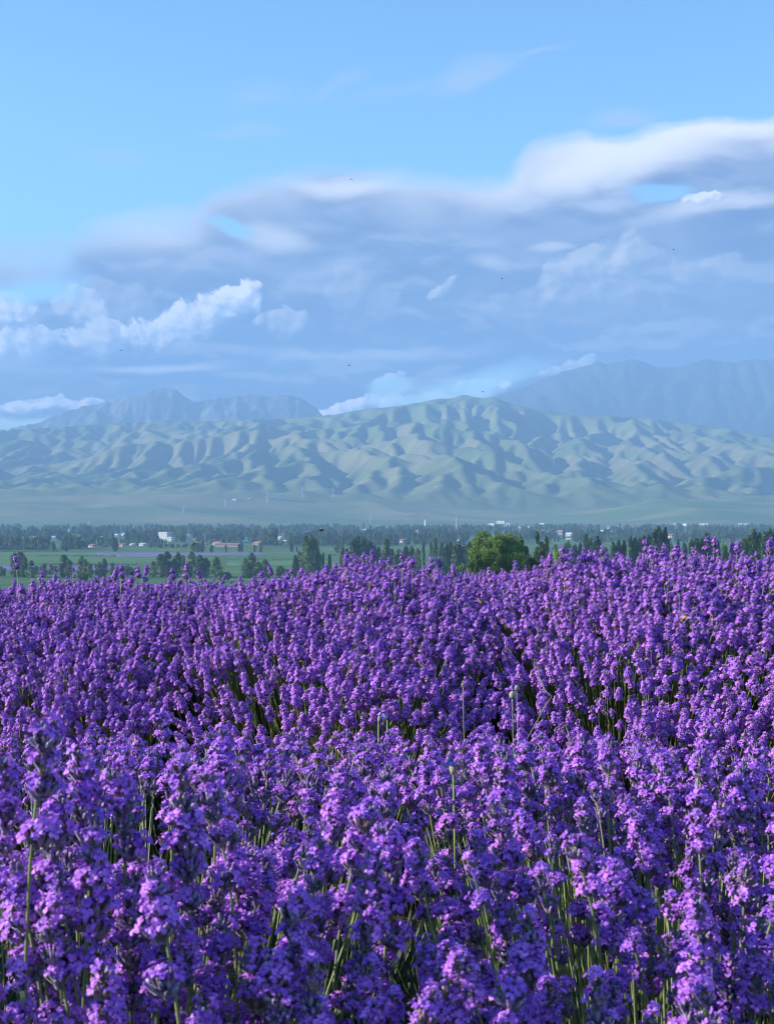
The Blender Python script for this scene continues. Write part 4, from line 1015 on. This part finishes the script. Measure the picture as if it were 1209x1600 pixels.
HERO = [  # X top, Y top, distance, lean (dx over the stalk, in metres), label
 (60, 1130, 1.02, .00, 'tallest lavender spike of the near row, standing alone at the left edge'), (128, 1183, 1.10, .00, 'lavender spike with three rounded tufts right of the tallest left one'), (208, 1208, 1.10, .01, 'wide pale topped lavender spike left of the dark gap'),
 (290, 1200, 1.08, .00, 'upright lavender spike in front of the dark gap'), (338, 1150, 1.30, -.03, 'tall tapering lavender spike right of the dark gap'), (352, 1215, 1.12, .0, 'full lavender spike just below the tapering one'), (265, 1120, 1.85, .02, 'small lavender spike alone inside the dark gap'),
 (2, 1195, 1.08, .0, 'lavender spike cut by the left frame edge'), (66, 1250, 1.05, .0, 'lavender spike with silvery calyces at the left'), (142, 1285, 1.02, .0, 'bright lavender spike below the three tufted one'), (255, 1362, 1.00, .0, 'large dark centred lavender spike in the lower left'),
 (104, 1428, 1.02, .0, 'blurred lavender spike low on the left'), (456, 1395, 1.04, .01, 'long lavender spike with five tiers in the lower centre left'), (165, 1520, .98, .0, 'large pale lavender spike in the bottom left corner'), (448, 1512, 1.0, .02, 'pink tinged lavender spike at the bottom centre left'), (495, 1512, 1.01, .0, 'lavender spike right of the pink tinged one at the bottom'),
 (520, 1228, 1.25, .08, 'leaning lavender spike on a pale stalk left of centre'), (603, 1238, 1.22, .07, 'crowned lavender spike at the centre leaning right'), (548, 1265, 1.18, .10, 'leaning lavender spike on a bare stalk at the centre'), (585, 1335, 1.08, .09, 'lavender spike with long bare pale stalk at the centre'), (630, 1300, 1.15, .06, 'lavender spike right of the crowned one'),
 (783, 1182, 1.42, .0, 'round topped lavender spike right of centre'), (905, 1158, 1.50, .0, 'big clear lavender spike at the upper right of the near row'), (1090, 1130, 1.52, .0, 'tallest lavender spike on the right'), (1040, 1180, 1.45, .0, 'lavender spike left below the tallest right one'),
 (1160, 1205, 1.4, .02, 'lavender spike near the right frame edge'), (960, 1368, 1.15, .0, 'dark calyxed lavender spike in the lower right'), (708, 1498, 1.0, .02, 'blurred broad lavender spike at the bottom right of centre'), (838, 1440, 1.08, .0, 'lavender spike on a straight pale stalk at the lower right'), (640, 1565, .97, .0, 'lavender spike cut by the bottom edge at the centre'),
 (790, 1548, .98, .0, 'lavender spike at the bottom edge right of centre'), (1185, 1450, 1.1, .0, 'lavender spike low at the right edge'), (1060, 1500, 1.05, .0, 'full lavender spike in the bottom right'), (940, 1535, 1.02, .0, 'lavender spike in the bottom right beside the full one'), (35, 1350, 1.04, .0, 'lavender spike behind the left frame edge group'),
 (200, 1400, 1.08, .0, 'narrow lavender spike between the two large lower left ones'), (375, 1290, 1.15, .0, 'lavender spike under the full one near the dark gap'), (400, 1480, 1.06, .0, 'dusky lavender spike left of the pink tinged one')]
for X, Y, d, lean, lab in HERO:
    top = ((X-CX)/F*d, d, CZ-(Y-CY)/F*d); base = (top[0]-lean-(random.uniform(-.02, .02)), d+random.uniform(.02, .12), CZ-.95)
    stems.append([top, base, lab])
# distant tall spikes breaking the skyline
for X, Y, d in ((27, 872, 3.9), (68, 895, 4.1), (83, 898, 4.2), (115, 888, 4.1), (177, 888, 4.0), (190, 885, 3.9), (207, 893, 3.9), (225, 885, 3.9), (275, 890, 3.9), (290, 882, 3.8), (315, 890, 3.8), (410, 896, 3.7), (540, 875, 3.6), (550, 868, 3.5), (573, 872, 3.5),
                (628, 867, 3.4), (643, 873, 3.4), (675, 872, 3.6), (687, 875, 3.6), (712, 885, 3.7), (854, 866, 2.9), (880, 857, 3.2), (892, 860, 3.2), (912, 860, 3.1), (920, 863, 3.0), (1021, 857, 3.1), (1052, 855, 3.1), (1060, 856, 3.1), (1103, 841, 2.9), (1117, 842, 2.9), (1145, 848, 3.0), (1152, 850, 3.0), (1205, 850, 3.1)):
    d = max(d, 3.45); top = ((X-CX)/F*d, d, CZ-(Y-CY)/F*d); stems.append([top, (top[0]+random.uniform(-.03, .03), d+.05, top[2]-.75), None])

def orient(top, base, tipback=0.0):
    dv = (Vector(top)-Vector(base)).normalized()
    # spikes straighten up a little towards the light
    dv = (dv + Vector((-.02, 0, .25))).normalized()
    q = dv.to_track_quat('Z', 'Y')
    return q @ Quaternion((0, 0, 1), random.random()*6.28), dv
cand = []; field = []
for s_ in stems:
    X, Y = proj(s_[0])
    inside = -25 < X < 1234 and Y < 1640 and s_[0][1] < 2.35
    (cand if (inside or s_[2]) else field).append((s_[0][1] if not s_[2] else 0, s_))
cand.sort(key=lambda t: t[0]); NEAR_N = 300
near = [c[1] for c in cand[:NEAR_N]]; field = [c[1] for c in cand[NEAR_N:]] + [c[1] for c in field]
print('stems near', len(near), 'field', len(field), 'farthest near', near[-1][0][1])
NV = 28; NSTALK = []; NLAY = []; NBEND = []
for i in range(NV):
    r = random.Random(300+i); NBEND.append(rand_bend(r)); NSTALK.append(stalk_mb(r, NBEND[i]).mesh('stalk', M_STALK, True)); NLAY.append(spike_layout(r, r.choice((2, 3, 3, 4, 4)) if i < 22 else (4, 5, 5, 6, 4, 5)[i-22]))
protos = {}
def make_stem(i):
    root = link('lavender_stem', None); root.empty_display_size = .02
    link('stalk', NSTALK[i], root)
    for wi, z, rot, sc in NLAY[i]:
        w_ = link('whorl', WHM[wi][0], root, (*tip_bend(NBEND[i], z), STEM_L+z), (0, 0, rot)); w_.scale = (sc, sc, sc)
        link('blossoms', WHM[wi][1], w_)
    return root
def copy_tree(o, parent=None):
    c = o.copy(); COL.objects.link(c); c.parent = parent
    for ch in o.children: copy_tree(ch, c)
    return c
def pos_word(X, Y):
    h = 'far left' if X < 170 else 'left' if X < 400 else 'left centre' if X < 560 else 'centre' if X < 690 else 'right centre' if X < 850 else 'right' if X < 1060 else 'far right'
    v_ = 'upper edge' if Y < 1230 else 'upper part' if Y < 1300 else 'middle' if Y < 1380 else 'lower part' if Y < 1480 else 'bottom'
    return h, v_
for n_, (top, base, lab) in enumerate(near):
    i = 22 + n_ % 6 if lab else n_ % 22
    if i not in protos: o = protos[i] = make_stem(i)
    else: o = copy_tree(protos[i])
    q, dv = orient(top, base); sc = (1.32 if lab else random.uniform(.92, 1.22))
    o.rotation_mode = 'QUATERNION'; o.rotation_quaternion = q; o.scale = (sc, sc, sc)
    o.location = Vector(top) - dv*STEM_L*sc
    X, Y = proj(top); a, b_ = pos_word(X, Y)
    lean = (Vector(top)-Vector(base)); ln = 'left leaning' if lean[0] < -.06 else 'right leaning' if lean[0] > .06 else 'upright'
    fl = len(NLAY[i]); fw = 'short' if fl <= 3 else 'long' if fl >= 6 else 'full'
    tag(o, lab or '%s %s lavender spike, %s of near row, %s' % (fw, ln, b_, a), 'lavender', 'lavender spikes of the near row')
rots = []; locs = []; scl = []; ids = []
for top, base, _ in field:
    q, dv = orient(top, base); far = top[1] > 5
    sc = random.uniform(.80, 1.12); locs.append(tuple(Vector(top)-dv*STEM_L*sc)); rots.append(tuple(q.to_euler())); scl.append((sc, sc, sc)); ids.append(random.randrange(10) if top[1] > 2.3 and random.random() < .9 else random.randrange(10, 20))
scatter('lavender_field', locs, rots, scl, ids, PROTO, 'purple lavender rows running back to the crest of the field', 'lavender field')
# leafy base of the bushes
def leaf_tuft(seed):
    rg = np.random.default_rng(seed); n = 150; a = rg.random(n)*6.28; r0 = rg.random(n)**.5*.09
    P0 = np.stack([np.cos(a)*r0, np.sin(a)*r0, rg.random(n)*.16], 1); a2 = a+rg.normal(size=n)*.6; til = rg.uniform(.1, .7, n)
    d = np.stack([np.cos(a2)*til, np.sin(a2)*til, np.ones(n)], 1); d /= np.linalg.norm(d, axis=1)[:, None]
    L = rg.uniform(.05, .13, n)[:, None]; t = np.stack([-np.sin(a2), np.cos(a2), a2*0], 1)*.0022
    return quads_mesh('leaf_tuft', np.stack([P0-t*.5, P0+d*L*.5+t, P0+d*L, P0+d*L*.5-t], 1), [M_LEAF])
TUFT = [leaf_tuft(s_) for s_ in range(5)]
tl = []; rg = np.random.default_rng(61)
for k in range(NROWS+1):
    cmid = C1 if k == 0 else C2 + DROW*(k-1); span = .31*cmid+1.0
    if k > 5: continue
    n = int(2*span*1.5*110)
    X_ = rg.uniform(-span, span, n); cs, ds = row_tops(X_); U_ = rg.uniform(-.75, .75, n); D_ = cs[k]+U_
    Z_ = ground_z(X_, D_)
    for x, d_, z, u_ in zip(X_, D_, Z_, U_):
        if d_ > .75: tl.append((x, d_, z + max(0, .26*(1-(u_/.75)**2))*rg.random()))
scatter('lavender_foliage', tl, [(0, 0, random.random()*6.28) for _ in tl], [(random.uniform(.8, 1.4),)*3 for _ in tl], [random.randrange(5) for _ in tl], TUFT, 'grey green leaves at the foot of the lavender rows', 'foliage')

# ------------------------------------------------------------------ small things among the flowers
def at(X, Y, d): return ((X-CX)/F*d, d, CZ-(Y-CY)/F*d)
M_SEED = simple('seed_head', (.36, .36, .22), .8, .2, .2, 300); M_GRASS = simple('grass_blade', (.22, .34, .08), .5, .3, .2, 60); M_STRAW = simple('straw', (.26, .28, .15), .6, .3, .15, 60)
def ball(b, c, r, sz=1.0, n=10, m_=7, spikes=0, rg=random.Random(2)):
    vs = []; fs = []
    for i in range(m_+1):
        th = math.pi*i/m_
        for k in range(n):
            ph = 2*math.pi*k/n; rr = r*(1+.10*math.cos(ph*5))
            vs.append((c[0]+rr*math.sin(th)*math.cos(ph), c[1]+rr*math.sin(th)*math.sin(ph), c[2]+r*sz*math.cos(th)))
    for i in range(m_):
        for k in range(n): fs.append((i*n+k, i*n+(k+1) % n, (i+1)*n+(k+1) % n, (i+1)*n+k))
    b.add(vs, fs)
    for k in range(spikes):
        d = Vector((rg.gauss(0, 1), rg.gauss(0, 1), rg.gauss(0, 1))).normalized(); p = Vector(c)+d*r*.9; t = d.orthogonal().normalized()*r*.09
        b.add([p-t, p+t, p+d*r*.35], [(0, 1, 2)])
for X, Y, d, r_, lab in ((800, 1090, 2.28, .0052, 'larger round green seed head on a thin stalk'), (807, 1078, 2.33, .0040, 'smaller oval seed head just behind the larger one'), (723, 1072, 2.4, .003, 'tiny pale seed head left of the two round ones')):
    p = Vector(at(X, Y, d)); root = link('seed_head', None, loc=p-Vector((0, 0, .40))); tag(root, lab, 'seed head', 'wild seed heads in the lavender')
    b = MB(); b.tube([(0.01, 0, 0), (.004, 0, .2), (0, 0, .40)], [.0008, .0007, .0006], 5); link('stalk', b.mesh('stalk', M_STRAW, True), root)
    b = MB(); ball(b, (0, 0, .40+r_*.8), r_, 1.25, spikes=26); link('head', b.mesh('head', M_SEED, True), root)
# dry twining stalk
b = MB(); b.tube([at(820, 1160, 2.25), at(840, 1125, 2.22), at(850, 1105, 2.2), at(862, 1088, 2.2), at(852, 1080, 2.2), at(842, 1058, 2.24), at(838, 1030, 2.3)], [.0009, .0008, .0008, .0007, .0007, .0006, .0004], 5)
tag(link('dry_stalk', b.mesh('dry_stalk', M_STRAW, True)), 'pale forked dry stalk bending over the lavender', 'dry stalk')
b = MB(); rg_ = random.Random(4)
root = link('grass_tuft', None, loc=at(808, 1190, 2.1)); tag(root, 'small bright green grass tuft in a gap of the lavender', 'grass tuft')
for k in range(11):
    a = rg_.uniform(-1, 1); L = rg_.uniform(.02, .042); b = MB()
    b.add([(-.0008, 0, -.05), (.0008, 0, -.05), (a*L*.3+.0009, rg_.uniform(-.006, .006), L*.5), (a*L*.3-.0009, 0, L*.5), (a*L, rg_.uniform(-.01, .01), L)], [(0, 1, 2, 3), (3, 2, 4)])
    link('blade', b.mesh('blade', M_GRASS), root)
for X, Y, d, dx_ in ((888, 1145, 2.2, -.012), (700, 1180, 2.0, .01)):
    b = MB(); p = Vector(at(X, Y, d)); b.tube([p+Vector((.004, 0, -.05)), p, p+Vector((dx_*.5, 0, .012)), p+Vector((dx_, 0, .006))], [.0014, .0016, .0012, .0004], 4)
    tag(link('dry_leaf', b.mesh('dry_leaf', M_STRAW, True)), 'curled pale dry leaf %s' % ('right of the grass tuft' if X > 800 else 'left of the blue cornflower'), 'leaf')
# blue cornflower
M_BLUE = simple('cornflower_blue', (.10, .14, .50), .5, .3, .3, 500, trans=.3); M_PALEB = simple('pale_blue_petal', (.30, .42, .80), .5, .3, .3, 300, trans=.3); M_CREAM = simple('cream_petal', (.62, .62, .50), .6, .3, .15, 300, trans=.2)
p = at(708, 1196, 1.5); root = link('cornflower', None, loc=(p[0], p[1], p[2]-.3)); tag(root, 'blue cornflower with fringed petals beside a lavender spike', 'flower')
b = MB(); b.tube([(0, 0, 0), (.003, 0, .15), (0, 0, .295)], [.0014, .0012, .001], 5); link('stalk', b.mesh('stalk', M_GRASS, True), root)
b = MB(); ball(b, (0, 0, .296), .0045, 1.3); link('calyx', b.mesh('calyx', M_SEED, True), root)
b = MB(); rg_ = random.Random(8)
for k in range(34):
    a = rg_.random()*6.28; e = math.radians(rg_.uniform(5, 80)); d = Vector((math.cos(a)*math.cos(e), math.sin(a)*math.cos(e), math.sin(e))); L = rg_.uniform(.006, .010); t = d.orthogonal().normalized()*.0016
    p0 = Vector((0, 0, .300)); m1 = p0+d*L*.6
    b.add([p0-t*.3, p0+t*.3, m1+t, m1-t, p0+d*L+t*1.3, p0+d*L*.85, p0+d*L-t*1.3], [(0, 1, 2, 3), (3, 2, 4, 5, 6)])
link('petals', b.mesh('petals', M_BLUE), root)
# folded pale blue bindweed flower with a cream bud
for X, Y, d, dirv, L, m_, nm, lab in ((601, 1121, 2.25, Vector((-.7, -.3, .75)), .012, M_PALEB, 'trumpet_flower', 'folded pale blue trumpet flower striped with white in the lavender'), (592, 1124, 2.27, Vector((.15, -.2, 1)), .012, M_CREAM, 'flower_bud', 'cream closed flower bud left of the blue trumpet flower')):
    dirv.normalize(); p = Vector(at(X, Y, d)); root = link(nm, None, loc=p-dirv*L*.5); tag(root, lab, 'flower')
    b = MB(); b.tube([(0, 0, 0), tuple(dirv*L*.4), tuple(dirv*L*.8), tuple(dirv*L)], ([.0008, .0014, .0026, .0036] if nm[0] == 't' else [.0008, .002, .0018, .0005]), 8, cap=nm[0] != 't'); link('corolla', b.mesh('corolla', m_, True), root)
    b = MB(); b.tube([(0, 0, 0), (0, .01, -.06), (.005, .02, -.16)], [.001, .001, .001], 4); link('stalk', b.mesh('stalk', M_GRASS, True), root)

# bees
M_BEE = simple('bee_amber', (.55, .27, .07), .6, .3, .2, 400); M_BEED = simple('bee_dark', (.04, .028, .02), .5, .4, .2, 400)
m_, gg = mat('bee_wing'); tr = gg.n('ShaderNodeBsdfTransparent'); pb = gg.n('ShaderNodeBsdfPrincipled'); pb.inputs['Base Color'].default_value = (.5, .45, .4, 1); pb.inputs['Roughness'].default_value = .2
mx = gg.n('ShaderNodeMixShader'); mx.inputs[0].default_value = .45; gg.t.links.new(tr.outputs[0], mx.inputs[1]); gg.t.links.new(pb.outputs[0], mx.inputs[2]); oo = gg.n('ShaderNodeOutputMaterial'); gg.t.links.new(mx.outputs[0], oo.inputs[0]); M_WING = m_
def ell(b, c, rx, ry, rz, n=10, m_=6, mi=0):
    vs = []; fs = []
    for i in range(m_+1):
        th = math.pi*i/m_
        for k in range(n):
            ph = 2*math.pi*k/n; vs.append((c[0]+rx*math.cos(th), c[1]+ry*math.sin(th)*math.cos(ph), c[2]+rz*math.sin(th)*math.sin(ph)))
    for i in range(m_):
        for k in range(n): fs.append((i*n+k, i*n+(k+1) % n, (i+1)*n+(k+1) % n, (i+1)*n+k))
    b.add(vs, fs, mi)
b = MB(); ell(b, (0, 0, 0), .0026, .0023, .0023, mi=0)
for i in range(5): ell(b, (-.0034-.0014*i, 0, -.0004*i), .0013, .0021-.0003*i, .0021-.0003*i, mi=(0, 1, 0, 1, 1)[i])
ell(b, (.0033, 0, -.0003), .0014, .0016, .0015, mi=1)
for sx in (-1, 1):
    for j in range(3): b.tube([(.001-.0015*j, sx*.0012, -.0015), (.001-.002*j, sx*.003, -.0028), (.0005-.0028*j, sx*.0034, -.0048)], .00025, 4, mi=1)
    b.tube([(.0044, sx*.0005, .0006), (.0062, sx*.0013, .0012)], .00018, 4, mi=1)
BODY = b.mesh('body', [M_BEE, M_BEED], True); BODYD = b.mesh('body_dark', [M_BEED, M_BEED], True)
def wing(sx):
    b = MB(); b.add([(.0004, sx*.001, .0018), (.002, sx*.005, .004), (.0008, sx*.0092, .0052), (-.0018, sx*.0088, .0050), (-.0022, sx*.004, .0032)], [(0, 1, 2, 3, 4)])
    b.add([(-.001, sx*.001, .0016), (-.0018, sx*.004, .0028), (-.0036, sx*.0064, .0034), (-.0040, sx*.004, .0026)], [(0, 1, 2, 3)]); return b.mesh('wing', M_WING)
WL, WR = wing(1), wing(-1)
def bee(X, Y, d, rot, lab, dark=False, sc=1.3, grp=None):
    r = link('bee', None, loc=at(X, Y, d), rot=rot); r.scale = (sc,)*3; tag(r, lab, 'bee', grp)
    link('body', BODYD if dark else BODY, r); link('wing', WL, r); link('wing', WR, r)
bee(1070, 965, 2.45, (0.5, -.5, .5), 'amber bee hovering over the lavender on the right', sc=1.5)
bee(751, 941, 2.9, (0, 1.2, .8), 'brown bee clinging to a lavender spike near the crest', sc=1.4)
G = 'insects flying before the view'
bee(307, 847, 3.4, (.5, -.6, .4), 'brown winged bee flying in front of the village roofs', True, 1.3, G)
bee(503, 828, 4.2, (0, .1, .2), 'dark bee with flat wings above the tall poplars', True, 1.3, G)
for X, Y, lab in ((549, 280, 'dark speck of an insect at the top edge of the cloud bank'), (1052, 390, 'dark insect speck in front of the grey cloud on the right'), (784, 435, 'dark insect speck in the middle of the clouds'),
                  (190, 547, 'dark insect speck beside the white cloud on the left'), (546, 571, 'faint insect speck low over the hills'), (754, 612, 'faint insect speck above the highest green hilltop')):
    bee(X, Y, 7.5, (0, .1, random.uniform(-.6, .6)), lab, True, .8, G)

# ------------------------------------------------------------------ haze: one closed box of even pale air
m_ = bpy.data.materials.new('haze'); m_.use_nodes = True; nt = m_.node_tree; nt.nodes.clear()
pv = nt.nodes.new('ShaderNodeVolumePrincipled'); pv.inputs['Color'].default_value = (.33, .60, 1.0, 1); pv.inputs['Density'].default_value = 1.6e-4; pv.inputs['Anisotropy'].default_value = 0.0
oo = nt.nodes.new('ShaderNodeOutputMaterial'); nt.links.new(pv.outputs[0], oo.inputs['Volume'])
b = MB(); zlo, zhi = CZ-95, max(hm*1.0 for hm in TOPS)+25; b.box((0, 4050, (zlo+zhi)/2), (14400, 13300, zhi-zlo))
tag(link('haze', b.mesh('haze', m_)), 'thin blue haze over the valley and hills', 'haze', kind='stuff')
